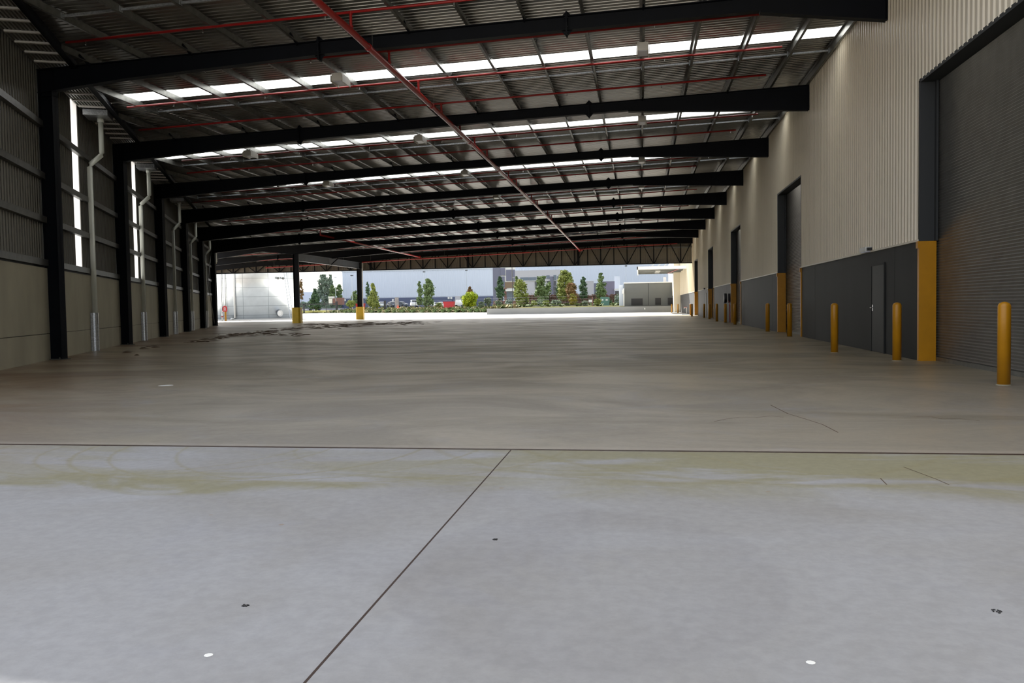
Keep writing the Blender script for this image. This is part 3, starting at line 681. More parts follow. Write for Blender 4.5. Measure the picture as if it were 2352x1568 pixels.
# ================================================================== outside
# concrete yard, raised garden ground, lawn
def front(x):                                          # near edge of the raised ground
    P = ((-200, 232), (-92, 232), (-88, 222), (-78, 212), (-55, 182), (-25.5, 150.4), (-22.2, 133), (-22.1, 121.2), (60, 121.2))
    for (a, ya), (b, yb) in zip(P, P[1:]):
        if a <= x <= b: return ya+(yb-ya)*(x-a)/(b-a)
    return 121.2
m = MB(); m.box((-260, 90.2, -.2), (60, 235, -.002)); m.box((-260, -60, -.25), (-60, 90.2, -.03)); tag(m.build('yard_pavement', 'yard'), kind='structure')
m = MB(); m.box((-60, -60, -.25), (6.1, -4, -.01)); m.box((6.1, -60, -.25), (60, -.0, -.01)); tag(m.build('apron_pavement', 'yard'), kind='structure')
m = MB(); xs = [-200+i*4 for i in range(28)]+[-88, -84, -78, -70, -62, -55, -47, -40, -33, -25.5, -22.2, -22.05, -15, -5, 5, 20, 40, 60]; xs = sorted(set(xs)); D = [0, .02, 6, 14, 26, 40, 70, 120, 220]
def gz(x, d):
    if x < -90: return 0.01+.0*d
    if x > -22.1: return (.86 if d > .01 else -.02) + min(d, 40)/40*.25
    return 0.12+min(d, 30)/30*1.0 if d > .01 else -.02
vs = []; fs = []
for i, x in enumerate(xs):
    for j, d in enumerate(D): vs.append((x, front(x)+d, gz(x, d)))
n = len(D)
for i in range(len(xs)-1):
    for j in range(n-1): fs.append((i*n+j, (i+1)*n+j, (i+1)*n+j+1, i*n+j+1))
m.add(vs, fs); tag(m.build('garden_ground', 'bed'), kind='structure')
m = MB(); m.prism([(-260, 262, .8), (-260, 262, -.5), (-260, 440, -.5), (-260, 440, 3.4)], (172, 0, 0)); tag(m.build('street_surface', 'asph'), kind='structure')
m = MB(); m.prism([(-260, 236, .02), (-260, 236, -.3), (-260, 262, -.3), (-260, 262, .8)], (172, 0, 0)); tag(m.build('lawn_verge', 'lawn'), kind='structure')
m = MB()
a = (-78, 212); pts = [(-88, 222), (-78, 212), (-55, 182), (-25.5, 150.4)]
for (x0, y0), (x1, y1) in zip(pts, pts[1:]): m.bar((x0, y0, .06), (x1, y1, .06), .3, .14)
tag(m.build('kerb', 'kerb'), kind='structure')
m = MB(); m.add([(-60, 172, 1.10), (-22.2, 155, 1.16), (6, 126, 1.01), (6, 160, 1.2), (-60, 215, 1.2)], []); 
def P3(px, py, Y): return at(px, py, Y)
# dock wall
A = at(1150, 721, 121); B_ = at(1553, 717, 121)
m = MB(); m.box((-22.1, 120.6, -.1), (4.85, 121.1, .88)); r = m.build('dock_wall', 'dock', loc=(-10, 120.6, 0)); tag(r, 'long low grey concrete dock wall across the sunlit yard', 'wall')
m = MB(); m.box((.55, 120.5, .42), (.68, 120.6, .66)); m.build('outlet_box', 'white', r)
# grey annexe with three windows
YG = 124.
def rect_px(mb, x0, y0, x1, y1, Y, dy=.1, toward=0):
    a = at(x0, y1, Y-toward); b = at(x1, y0, Y-toward); mb.box((a.x, Y-toward, a.z), (b.x, Y-toward+dy, b.z)); return a, b
a = at(1434, 700, YG); b = at(1553, 648.5, YG)
r = empty('grey_annexe', (a.x, YG, .8), 'flat grey precast annexe with three dark windows behind the dock wall', 'building')
m = MB(); m.box((a.x, YG, .8), (b.x+1.2, YG+10, b.z)); m.build('walls', 'gbuild', r)
m = MB(); m.box((a.x-.08, YG-.08, b.z), (b.x+1.2, YG+10, b.z+.14)); m.build('parapet_cap', 'white', r)
for (x0, y0, x1, y1) in ((1450, 685, 1476, 701), (1505, 684, 1518, 700), (1534, 683.5, 1552, 700)):
    m = MB(); p, q = rect_px(m, x0, y0, x1, y1, YG, .06, .04); w = m.build('window', 'black', r, loc=(p.x, YG, p.z)); m = MB(); m.box((p.x+.08, YG-.05, p.z+.08), (q.x-.08, YG-.045, q.z-.08)); m.build('pane', 'glassd', w, loc=(p.x, YG, p.z))
m = MB(); p, q = rect_px(m, 1488.6, 649, 1489.2, 701, YG, .02, .01); m.build('panel_joint', 'reveal', r)
m = MB(); p, q = rect_px(m, 1422, 654, 1431, 702, YG, 3, -.5); m.build('side_wall', 'blue2', r)
m = MB(); p, q = rect_px(m, 1431.5, 662, 1434, 702, YG, .12, .02); m.build('downpipe', 'white', r)
m = MB(); p, q = rect_px(m, 1429, 665, 1433.3, 674.5, YG, .5, .6); m.build('meter_box', 'white', r)
# cantilever canopy and annex wall beyond the end of the shed
r = empty('entrance_canopy', (5.4, 101, 5.3), 'white flat canopy reaching out from the sunlit wall outside', 'canopy')
a = at(1463, 618, 101); xa = a.x; zc = at(1520, 618, 101).z
m = MB(); m.box((xa, 101, zc), (5.38, 101.12, zc+.36)); m.box((xa, 101, zc), (xa+.12, 121, zc+.36)); m.build('fascia', 'white', r)
m = MB(); m.box((xa+.12, 101.12, zc+.22), (5.38, 121, zc+.32)); m.build('deck', 'gbuild', r)
for y in (105, 110, 115, 120):
    m = MB(); m.box((xa+.15, y-.05, zc+.12), (5.38, y+.05, zc+.22)); m.build('purlin', 'gbuild', r, loc=(xa, y, zc))
for y in (107, 112):
    m = MB(); m.box((1.9, y-.3, zc-.06), (2.5, y+.3, zc+.05)); m.build('lamp', 'white', r, loc=(2.2, y, zc))
m = MB(); m.tube([(4.6, 103, zc+.1), (3.8, 119, zc+.1)], .05, 6); m.build('red_pipe', 'red', r)
for k in range(3):
    m = MB(); x = xa+1.6+k*.7; m.bar((x, 104+k*3, zc+.3), (x+.9, 104+k*3, zc+1.25), .09, .09); m.build('stay_rod', 'white', r, loc=(x, 104, zc))
m = MB(); m.box((4.55, 117.5, 0), (5.42, 121.0, 2.3)); m.box((4.55, 117.5, 2.3), (5.42, 140, 7.5)); m.build('annex_wall', 'cream', r)
m = MB(); p = at(1527, 640, 136); m.box((p.x-.22, 136, .9), (p.x+.22, 136.4, 5.4)); o = m.build('steel_post', 'office', loc=(p.x, 136, .9)); tag(o, 'pale square post rising behind the grey annexe', 'post')
# tank
TC = at(581, 735, 106); TC.z = 0
r = empty('water_tank', TC, 'big round galvanised water tank beyond the far left opening', 'tank')
m = MB(); m.lathe(TC, [(6.0, 0), (6.0, 9.0), (5.7, 9.4), (.1, 10)], 96); m.build('shell', 'tank', r, smooth=False)
for p in r.children[0].data.polygons: p.use_smooth = True
m = MB(); m.lathe(TC, [(6.12, 0), (6.12, .12)], 64); m.build('base_ring', 'kerb', r)
def on_tank(px, z, off=.1):
    rr = ray(px, 700); rr = Vector((rr.x, rr.y)); o = Vector((-TC.x, -TC.y)); a_ = rr.dot(rr); b__ = 2*rr.dot(o); c_ = o.dot(o)-(6+off)**2; t = (-b__-math.sqrt(max(b__*b__-4*a_*c_, 0)))/(2*a_)
    return Vector((rr.x*t, rr.y*t, z))
m = MB(); P = on_tank(539, 0, .12); m.tube([(P.x, P.y, 9), (P.x, P.y, .25), (P.x-.45, P.y-.1, .18), (P.x-.5, P.y-.1, 0)], .13, 10); m.build('overflow_pipe', 'white', r, smooth=True)
for px in (510, 518.5):
    P = on_tank(px, 0, .1); m = MB(); m.tube([(P.x, P.y, .3), (P.x, P.y, 9)], .04, 6); m.build('level_pipe', 'galv', r, loc=P)
P = on_tank(641, .75, .02); Q = (P-TC); Q.z = 0; Q.normalize(); m = MB(); m.tube([P, P+Q*.22], .42, 20); m.build('manhole', 'galvl', r, loc=P)
P = on_tank(641, .75, .24); m = MB(); m.tube([P, P+Q*.03], .3, 20); m.build('manhole_lid', 'white', r, loc=P)
for px in (640.5, 652):
    P = on_tank(px, 5.25, .25); m = MB(); m.lathe((P.x, P.y, P.z-.15), [(.08, 0), (.2, .12), (.12, .3)], 8); m.build('pipe_flange', 'galv', r, loc=P)
# leaning ladder
r = empty('leaning_ladder', on_tank(668, 0, .9), 'long thin ladder leaning against the water tank', 'ladder')
for dx in (0, 5.5):
    a = at(667+dx*.9, 733, 98.0); b = at(652+dx, 625, 100.5); a.z = 0.02 if dx == 0 else 1.0
    m = MB(); m.tube([a, b], .035, 6); m.build('rail', 'galvl', r)
a0 = at(667, 733, 98); a0.z = 0; b0 = at(652, 625, 100.5); a1 = at(672, 733, 98); a1.z = 0; b1 = at(657.5, 625, 100.5)
for k in range(3, 16):
    t = k/16; m = MB(); m.tube([a0+(b0-a0)*t, a1+(b1-a1)*t], .022, 5); m.build('rung', 'galvl', r, loc=a0+(b0-a0)*t)
# hydrant sign on yellow post
P = gat(518.5, 738); P.y = min(P.y, 93); P = at(518.5, 737.2, 92.5); P.z = 0
r = empty('hydrant_sign', P, 'round-topped red hydrant sign on a yellow post by the tank', 'sign')
m = MB(); m.tube([(P.x, P.y, 0), (P.x, P.y, 1.15)], .12, 12); m.build('post', 'yel', r)
m = MB(); w = .29; pts = [(P.x-w, P.y-.14, 1.1), (P.x+w, P.y-.14, 1.1), (P.x+w, P.y-.14, 1.5)]+[(P.x+w*math.cos(t*PI/8), P.y-.14, 1.5+w*math.sin(t*PI/8)) for t in range(1, 8)]+[(P.x-w, P.y-.14, 1.5)]
m.prism(pts, (0, .04, 0)); m.build('sign_plate', 'binred', r)
for k, (zz, ww) in enumerate(((1.56, .1), (1.45, .15), (1.34, .13), (1.23, .16))):
    m = MB(); m.box((P.x-ww, P.y-.150, zz), (P.x+ww, P.y-.143, zz+.045)); m.build('lettering', 'white', r)
m = MB(); m.tube([(P.x-.75, P.y+.5, .8), (P.x-.6, P.y+.5, 1.15), (P.x-.3, P.y+.5, 1.5), (P.x-.1, P.y+.5, 1.6)], .07, 8); m.tube([(P.x-.68, P.y+.5, 0), (P.x-.68, P.y+.5, .9)], .08, 8)
o = m.build('hydrant_pipe', 'white', loc=(P.x-.7, P.y+.5, 0), smooth=True); tag(o, 'curved white hydrant pipe beside the red sign', 'pipe')
m = MB(); m.lathe((P.x-.68, P.y+.5, .45), [(.15, 0), (.15, .1)], 10); m.build('valve_wheel', 'red', o)
# small white tap fitting and trolley near the wall outside
a = gat(1577, 726)
r = empty('stand_pipe', (a.x, 92.5, 0), 'thin red and white stand frame on the slab beyond the last bollards', 'stand')
m = MB(); a = at(1577, 720, 92.5); m.tube([(a.x, 92.5, 0), (a.x, 92.5, .75), (a.x-.25, 92.5, .75), (a.x-.25, 92.5, .6)], .03, 6); m.build('frame', 'white', r)
m = MB(); m.box((a.x-.5, 92.2, .0), (a.x+.5, 92.8, .06)); m.build('base', 'black', r)
m = MB(); m.tube([(a.x-.28, 92.5, .78), (a.x+.05, 92.5, .78)], .035, 6); m.build('top_bar', 'red', r)

# ---------------------------------------------------------------- distant buildings
def block(m, x0, y0, x1, y1, Y, depth=.3):
    a = at(x0, y1, Y); b = at(x1, y0, Y); m.box((a.x, Y, max(a.z, -.2)), (b.x, Y+depth, b.z)); return a, b
def ribbed(mb, x0, x1, ytop, zbot, Y, pitch=.9, d=.06):
    a = at(x0, ytop, Y); b = at(x1, ytop-(x1-x0)*.0155, Y); vs = []; fs = []; k = 0; x = a.x
    while x < b.x:
        for dx, dy in ((0, 0), (pitch*.55, 0), (pitch*.65, -d), (pitch*.9, -d)):
            if x+dx > b.x: break
            z = a.z; vs += [(x+dx, Y+dy, zbot), (x+dx, Y+dy, z)]
            if k: fs.append((2*k-2, 2*k-1, 2*k+1, 2*k))
            k += 1
        x += pitch
    mb.add(vs, fs); return a, b
Y1 = 300.
r = empty('blue_warehouse', at(960, 700, Y1), 'huge pale blue warehouse filling the view behind the car park', 'building')
zb = at(900, 682.5, Y1).z
m = MB(); a, b = ribbed(m, 786, 1133, 624.5, zb, Y1); ztop = a.z; m.build('cladding', 'blue', r)
m = MB(); m.box((a.x, Y1+.1, 0), (b.x, Y1+60, ztop)); m.build('walls', 'blue', r)
m = MB(); m.box((a.x-.3, Y1-.25, ztop), (b.x, Y1+.3, ztop+.6)); m.build('parapet', 'blue2', r)
m = MB(); p = at(786, 700, Y1).x; q = at(1045.5, 700, Y1).x; m.box((p, Y1-.15, 0), (q, Y1, zb-.25)); p = at(1059, 700, Y1).x; q = at(1133, 700, Y1).x; m.box((p, Y1-.15, 0), (q, Y1, zb-.25)); m.build('brick_base', 'navy', r)
m = MB(); p = at(1045.5, 700, Y1).x; q = at(1059, 700, Y1).x; m.box((p, Y1-.1, 0), (q, Y1, zb)); m.build('entry_bay', 'office', r)
for px in (793, 903, 1031, 1037):
    m = MB(); c = at(px, 689 if px < 1000 else 684, Y1); m.box((c.x-.35, Y1-.4, c.z-.4), (c.x+.35, Y1-.15, c.z+.4)); m.build('wall_lamp', 'white', r, loc=c)
Y2 = 262.
r = empty('office_building', at(1200, 690, Y2), 'pale office block with slate panels and glass tower behind the trees', 'building')
def part(name, mt, *rects, Y=Y2, t=0., d=.3):
    for q in rects:
        m = MB(); a, b = block(m, *q, Y-t, d); m.build(name, mt, r, loc=a)
part('slate_wall', 'slate', (1133, 613, 1149, 700))
part('frame', 'white', (1148, 612, 1183, 668), t=-.1)
part('glass_panel', K['slate'], (1149.5, 615, 1160, 632.5), (1149.5, 634.5, 1159, 660), (1162.5, 619, 1175, 645), (1177.5, 619, 1182, 636.5), (1177.5, 638, 1182, 646), t=.1, d=.1)
part('brown_panel', 'brown', (1160, 647, 1182, 661.5), t=.2)
part('porch_roof', 'white', (1161, 663.5, 1181, 668.5), t=3., d=3)
part('brick_pier', 'brick', (1158.5, 661, 1163, 697), t=.3)
part('entry_glass', 'glass', (1164, 668.5, 1181, 697), t=.15, d=.1)
part('office_wall', 'office', (1182, 619, 1284, 697), d=14)
m = MB(); a = at(1284, 618, Y2); b = at(1293, 622.5, Y2+6); c = at(1293, 697, Y2+6); e = at(1284, 697, Y2); m.prism([(a.x, Y2, a.z), (b.x, Y2+6, b.z), (c.x, Y2+6, 1), (e.x, Y2, 1)], (0, .4, 0)); m.build('return_wall', 'office', r)
part('roof_edge', 'white', (1182, 617, 1284, 619.3), t=.2)
part('window', 'glass', (1195, 636.5, 1214, 644), (1215, 636.3, 1231, 643.8), (1232.5, 636, 1240, 643.5), (1255, 632, 1262.3, 640), (1271.5, 631.5, 1277.5, 643), (1279.5, 634, 1283, 640), t=.12, d=.1)
part('dark_window', 'glassd', (1228.5, 646, 1234, 660), (1256, 645, 1263, 657), (1272, 645, 1277.5, 656), (1272, 657.5, 1277.5, 667), (1272, 668.5, 1277.5, 675.5), (1220.5, 672.5, 1227.5, 677), t=.12, d=.1)
part('slate_fin', 'slate', (1264, 634.5, 1270, 676), t=.8, d=.8)
part('ledge', 'white', (1182, 644.5, 1262, 645.4), t=.2, d=.2)
Y3 = 330.
r = empty('pale_warehouse', at(1420, 690, Y3), 'second pale blue warehouse on the right, behind the grey annexe', 'building')
m = MB(); zb = 1.0; a, b = ribbed(m, 1133, 1620, 597, zb, Y3, 1.4); m.build('cladding', 'blue', r)
m = MB(); m.box((a.x, Y3+.1, 0), (b.x, Y3+50, a.z)); m.build('walls', 'blue', r)
Y4 = 275.
r = empty('low_office_wing', at(1380, 690, Y4), 'low wing with grey and mauve panels under white capping', 'building')
part('grey_panel', 'office', (1335, 645.5, 1363.5, 697), Y=Y4)
part('capping', 'white', (1335, 643.5, 1412, 645.5), Y=Y4, t=.2)
part('slate_panel', 'slate', (1364.5, 650, 1376, 697), Y=Y4)
part('mauve_panel', 'mauve', (1376, 645.5, 1411.5, 697), Y=Y4, t=.1)
part('side_wall', 'blue2', (1411.5, 634, 1424, 697), Y=Y4, t=-3)
part('porch_roof', 'white', (1411, 662.5, 1424, 666.5), Y=Y4, t=1.5, d=1.5)
part('doorway', 'glassd', (1413, 667.5, 1423, 690), Y=Y4, t=-2.9, d=.1)
r = empty('distant_shed', at(725, 700, 380), 'far low blue-grey shed seen behind the conifer', 'building')
m = MB(); a, b = block(m, 640, 669.5, 760, 704, 380, 20); m.build('walls', 'blue', r)
r = empty('timber_crates', at(775, 700, 262), 'stack of pale and reddish timber racks behind the gate', 'racks')
for q, mt in (((755, 684, 763, 699), 'lamp'), ((765, 685, 771, 700), 'brick'), ((772, 683.5, 786, 700), 'brick')):
    m = MB(); a, b = block(m, *q, 262, 2); m.build('rack', mt, r, loc=a)
m = MB(); a, b = block(m, 754, 680.5, 763.5, 685, 262, 2); m.build('cover', 'white', r)

# ---------------------------------------------------------------- trees
def tree(name, px, ytop, ybot, hw, Y, kind, shape, label, trunk_y=None, dens=1.):
    gx = at(px, ybot, Y); T = at(px, ytop, Y); top = T.z; bot = gx.z; w = hw/F*Y
    zg = (1.0 if gx.x > -88 and Y > 180 else (.0 if gx.x < -88 else 1.05))
    if trunk_y: zg = at(px, trunk_y, Y).z
    zg = min(zg, bot)
    x0 = T.x
    r = empty(name, (x0, Y, zg), label, 'shrub' if name == 'shrub' else 'tree', None)
    Rn = random.Random(int(px*7+Y)); m = MB(); H = top-bot; N = int(1500*dens)
    blobs = []
    for _ in range(int(40*dens)+8):
        t = Rn.random(); 
        if shape == 'cone': rad = (1-t)**.8*.95+.06
        elif shape == 'spire': rad = math.sin(min(1, (t*.9+.09))*PI)**.5*(1.12-.5*t)
        elif shape == 'round': rad = math.sqrt(max(0, 1-(2*t-1)**2))
        else: rad = math.sqrt(max(.02, 1-(1.7*t-.75)**2))*.95
        a = Rn.random()*2*PI; q = rad*Rn.uniform(.1, .85)**.6
        blobs.append((x0+math.cos(a)*q*w, Y+math.sin(a)*q*w, bot+t*H, max(.2, rad)*w*Rn.uniform(.34, .5)+.08*w))
    for _ in range(N):
        bx, by, bz, br = Rn.choice(blobs)
        d = Vector((Rn.gauss(0, 1), Rn.gauss(0, 1), Rn.gauss(0, 1))).normalized(); p = Vector((bx, by, bz))+Vector((d.x, d.y, d.z*1.15))*br*Rn.uniform(.75, 1.12)
        if p.z > top: p.z = top-Rn.random()*.1*H
        if p.z < bot: p.z = bot+Rn.random()*.06*H
        s = w*.12*Rn.uniform(.6, 1.4)
        nrm = (d+Vector((Rn.gauss(0, .5), Rn.gauss(0, .5), Rn.gauss(0, .5)))).normalized(); u = nrm.orthogonal().normalized(); v = nrm.cross(u)
        an = Rn.random()*6; u, v = u*math.cos(an)+v*math.sin(an), v*math.cos(an)-u*math.sin(an)
        m.add([p-u*s, p+v*s*.8, p+u*s, p-v*s*.8], [(0, 1, 2, 3)])
    for bx, by, bz, br in blobs:                       # dark inner mass of each clump
        k = len(m.v); br *= .82; q = [(br, 0, 0), (-br, 0, 0), (0, br, 0), (0, -br, 0), (0, 0, br), (0, 0, -br)]
        m.add([(bx+a, by+b, bz+c) for a, b, c in q], [(0, 2, 4), (2, 1, 4), (1, 3, 4), (3, 0, 4), (2, 0, 5), (1, 2, 5), (3, 1, 5), (0, 3, 5)])
    m.build('crown', LEAF[kind], r)
    if zg < bot+H*.5:
        m = MB(); m.tube([(x0, Y, zg-.1), (x0+.05*w, Y, bot+H*.35), (x0, Y, bot+H*.7)], max(.05, .055*w), 7, r2=.02*w); m.build('trunk', 'trunk', r)
TR = [('conifer', 723, 663, 708, 15, 246, 'dark', 'cone', 'dark green conifer rising behind the black gate', 713),
      ('eucalyptus', 744, 631, 694, 17, 292, 'haze', 'oval', 'tallest hazy tree against the white sky left of the warehouse', 700),
      ('eucalyptus', 758, 630, 664, 7, 290, 'haze', 'oval', 'thin wispy treetop just right of the tallest hazy tree', 690),
      ('tree', 764, 655, 690, 9, 286, 'mid', 'oval', 'mid green tree behind the tall thin white lamp pole', 696),
      ('tree', 779, 653, 690, 8, 288, 'mid', 'oval', 'green tree touching the corner of the blue warehouse', 696),
      ('tree', 691, 640, 690, 6, 270, 'rust', 'oval', 'rusty tree half hidden by the nearer free-standing column', 700),
      ('tree', 815, 667, 701, 8, 236, 'mid', 'oval', 'green tree behind the red skip, left of the farther column', 705),
      ('tree', 844, 647, 696, 7, 226, 'dark', 'spire', 'slender dark tree just right of the farther free-standing column', 704),
      ('tree', 856, 651, 704, 15, 212, 'olive', 'cone', 'yellow-green bushy tree right of the farther free-standing column', 706),
      ('tree', 963, 646, 699, 9, 214, 'mid', 'spire', 'left one of the twin pointed trees before the blue warehouse', 704),
      ('tree', 983, 640, 701, 15, 206, 'mid', 'spire', 'larger right one of the twin pointed trees before the blue warehouse', 706),
      ('tree', 1079, 658, 676, 8, 196, 'rust', 'cone', 'dark pointed treetop above the lime green bush', 700),
      ('tree', 1080, 671, 703, 17, 180, 'lime', 'round', 'bright lime green bushy tree in the garden bed', 706),
      ('tree', 1148, 635, 690, 11, 186, 'dark', 'spire', 'dark green pointed tree at the slate corner of the office', 704),
      ('tree', 1186, 634, 672, 8, 190, 'mid', 'spire', 'pointed green tree behind the broad olive tree', 700),
      ('tree', 1197, 642, 702, 17, 172, 'olive', 'oval', 'broad olive tree with golden tip beside the black pole', 704),
      ('tree', 1246, 635, 692, 18, 176, 'mid', 'oval', 'round-headed green tree before the office windows', 703),
      ('tree', 1284, 640, 688, 8, 186, 'dark', 'spire', 'dark slim tree behind the tallest olive tree', 702),
      ('tree', 1298, 621, 690, 18, 174, 'olive', 'oval', 'tallest olive tree standing right of the office tower', 703),
      ('tree', 1314, 650, 692, 14, 168, 'rust', 'oval', 'brownish green tree leaning on the tallest olive tree', 703),
      ('tree', 1315, 675, 699, 9, 160, 'gold', 'oval', 'small golden tree behind the dock wall', 702),
      ('tree', 1340, 635, 684, 10, 172, 'dark', 'spire', 'dark pointed tree left of the white-capped low wing', 700),
      ('tree', 1380, 627, 684, 12, 168, 'mid', 'spire', 'upright green tree behind the green cabinet', 698),
      ('tree', 1546, 637, 650, 7, 150, 'gold', 'round', 'small golden treetop showing above the grey annexe', 690)]
for t in TR: tree(*t)
SH = [(804, 689, 707, 9, 222, 'olive', 'loose olive shrub left of the red skip'), (1010, 695, 708, 8, 205, 'olive', 'olive shrub under the twin pointed trees'), (1120, 683, 701, 8, 176, 'silver', 'silver shrub right of the lime green tree'), (1105, 693, 706, 8, 172, 'silver', 'low silver shrub at the foot of the lime green tree'),
      (1145, 690, 705, 8, 170, 'silver', 'silver shrub under the dark pointed tree'), (1225, 690, 703, 8, 158, 'olive', 'small round green shrub right of the broad olive tree'), (1255, 690, 702, 8, 156, 'olive', 'small round green shrub under the round-headed tree'), (1240, 691, 702, 12, 160, 'silver', 'grey mound shrub between the two small round shrubs'),
      (1277, 691, 701, 13, 160, 'silver', 'grey mound shrub left of the olive tree trunks'), (1344, 690, 702, 7, 150, 'silver', 'pale loose shrub left of the white sign'), (1373, 686, 702, 8, 146, 'olive', 'yellow-green shrub left of the green cabinet'), (1395, 684, 702, 9, 152, 'dark', 'dark shrub right of the green cabinet'), (1418, 675, 702, 7, 150, 'haze', 'tall grey twiggy shrub beside the grey annexe'), (1170, 688, 705, 9, 168, 'haze', 'grey shrub at the office entrance')]
for (px, a, b, hw, Y, k, lab) in SH: tree('shrub', px, a, b, hw, Y, k, 'round', lab, b, .45)
def hedge(x0, x1, ya, yb, Y, mt, label, n=700, s=.32):
    a = at(x0, yb, Y); b = at(x1, ya, Y); m = MB(); m.box((a.x, Y, a.z-1), (b.x, Y+1.6, b.z-.3))
    for _ in range(n):
        p = Vector((R.uniform(a.x, b.x), Y+R.uniform(-.25, 1.6), R.uniform(a.z-.4, b.z))); u = Vector((R.gauss(0, 1), R.gauss(0, 1), R.gauss(0, 1))).normalized(); v = u.orthogonal().normalized(); m.add([p-u*s, p+v*s, p+u*s, p-v*s], [(0, 1, 2, 3)])
    tag(m.build('hedge', mt, loc=a), label, 'hedge')
hedge(1205, 1290, 677, 698, 215, 'hedge', 'dark reddish hedge under the office windows')
hedge(1290, 1422, 676, 698, 222, 'hedge', 'long reddish hedge before the low wing', 900)
hedge(1133, 1205, 688, 703, 230, 'brick', 'low red garden edge before the office entrance', 100)
hedge(690, 790, 692, 703, 300, 'haze' if False else LEAF['haze'], 'hazy hedge along the street behind the gate', 500, .5)
# ground-cover in the bed (stuff) and the row of tufts along the kerb
m = MB()
def tuft(mb, P, r, h, n, rn):
    for _ in range(n):
        a = rn.random()*2*PI; d = Vector((math.cos(a), math.sin(a), 0)); w = Vector((-d.y, d.x, 0))*.06*r/.4; b0 = Vector(P)+d*r*.15*rn.random(); t = b0+d*r*rn.uniform(.4, 1)+Vector((0, 0, h*rn.uniform(.5, 1)))
        mb.add([b0-w*2, b0+w*2, t+w, t-w], [(0, 1, 2, 3)])
m2 = MB()
for _ in range(1500):
    x = R.uniform(-86, -20); d = abs(R.gauss(0, 1))*12+1; y = front(x)+d; z = gz(x, d); tuft(m if R.random() < .62 else m2, (x, y, z), R.uniform(.4, .8), R.uniform(.3, .7), 9, R)
for _ in range(160):
    x = R.uniform(-24, 4); d = R.uniform(20, 60); y = front(x)+d; tuft(m, (x, y, gz(x, d)), .7, .5, 7, R)
tag(m.build('ground_cover', LEAF['cover']), 'low grey-green ground cover filling the garden bed', 'plants', kind='stuff')
tag(m2.build('dry_grass', LEAF['straw']), 'straw coloured dry grass tufts in the garden bed', 'grass', kind='stuff')
for i, px in enumerate((794, 804, 815, 855, 872, 888, 905, 925, 948, 972, 998, 1018, 1032, 1049, 1065, 1082, 1097, 1112, 1128, 1146)):
    lo, hi = 100., 240.; r_ = ray(px, 716)
    for _ in range(30):
        mid = (lo+hi)/2; lo, hi = (mid, hi) if mid < front(r_.x/r_.y*mid) else (lo, mid)
    Y = lo+.9; x = r_.x/r_.y*Y; m = MB(); tuft(m, (x, Y, .1), .62, .70, 70, R)
    tag(m.build('grass_tuft', LEAF['mid'], loc=(x, Y, .1)), 'round green grass tuft planted in the row along the yard kerb', 'plant', 'grass tufts along the kerb')
# ---------------------------------------------------------------- cars
def car(px, py, Y, yaw, paint, label, L=4.3, W=1.75, H=1.48, style='hatch'):
    P = at(px, py, Y); r = empty('car', P, label, 'car')
    def X(x, y, z): return (P.x+x*math.cos(yaw)-y*math.sin(yaw), P.y+x*math.sin(yaw)+y*math.cos(yaw), P.z+z)
    if style == 'van': prof = [(-.5, .25), (-.5, .95), (-.49, 1.), (.22, 1.), (.36, .62), (.5, .52), (.5, .22)]
    elif style == 'ute': prof = [(-.5, .3), (-.5, .62), (-.12, .62), (-.08, .98), (.12, 1.), (.24, .66), (.5, .58), (.5, .24)]
    else: prof = [(-.5, .25), (-.5, .60), (-.44, .68), (-.34, .96), (-.05, 1.), (.14, .95), (.27, .66), (.45, .58), (.5, .48), (.5, .22)]
    ring = []
    for s, wz in ((-1, 1), (1, 1)):
        ring.append([X(x*L, s*W/2*(1 if z < .68 else .80), z*H) for x, z in prof])
    m = MB(); n = len(prof); m.add(ring[0]+ring[1], [tuple(range(n)), tuple(range(n, 2*n))[::-1]]+[(i, (i+1) % n, (i+1) % n+n, i+n) for i in range(n)]); m.build('body', paint, r)
    m = MB(); x0, x1 = ((-.42, .24) if style == 'hatch' else (-.45, .30) if style == 'van' else (-.07, .18))
    for s in (-1, 1):
        m.add([X(x0*L*.93, s*W/2*.955, .70*H), X(x1*L*.95, s*W/2*.955, .70*H), X(x1*L*.55, s*W/2*.83, .93*H), X(x0*L*.78, s*W/2*.83, .93*H)], [(0, 1, 2, 3)])
    m.add([X(.265*L if style != 'van' else .345*L, -W*.4, .69*H), X(.265*L if style != 'van' else .345*L, W*.4, .69*H), X(.155*L if style != 'van' else .24*L, W*.36, .95*H), X(.155*L if style != 'van' else .24*L, -W*.36, .95*H)], [(0, 1, 2, 3)])
    m.build('windows', 'glassd', r)
    for sx in (-.31, .31):
        for s in (-1, 1):
            m = MB(); a, b = X(sx*L, s*(W/2-.2), .31), X(sx*L, s*(W/2+.01), .31); m.tube([a, b], .31, 14); m.build('wheel', 'tyre', r, loc=a)
    m = MB()
    for s in (-1, 1): m.obox(X(.495*L, s*W*.33-.15, .47*H), Vector(X(.51*L, 0, 0))-Vector(X(.495*L, 0, 0)), Vector(X(0, .3, 0))-Vector(X(0, 0, 0)), (0, 0, .14))
    m.build('headlamps', 'lens', r)
car(723, 713, 252, .15, 'carb', 'slate blue car parked behind the gate under the conifer')
car(877, 705.5, 222, -1.1, 'cars', 'silver car parked right of the yellow-green tree')
car(901, 706, 226, -.9, 'card', 'dark car parked left of the grey pillar', H=1.65)
car(921, 705, 232, -.5, 'card', 'black car parked right of the grey pillar', H=1.6)
car(951, 705, 222, -1.2, 'carw', 'white van parked left of the twin pointed trees', L=4.8, H=1.95, style='van')
car(1001, 706, 226, -.9, 'cars', 'grey car between the twin trees and the red skip')
car(1013, 706, 218, -.6, 'carw', 'white hatchback half behind the red skip')
car(1056, 704.5, 206, -.35+PI, 'carw', 'white utility vehicle left of the lime green tree', L=4.9, H=1.75, style='ute')
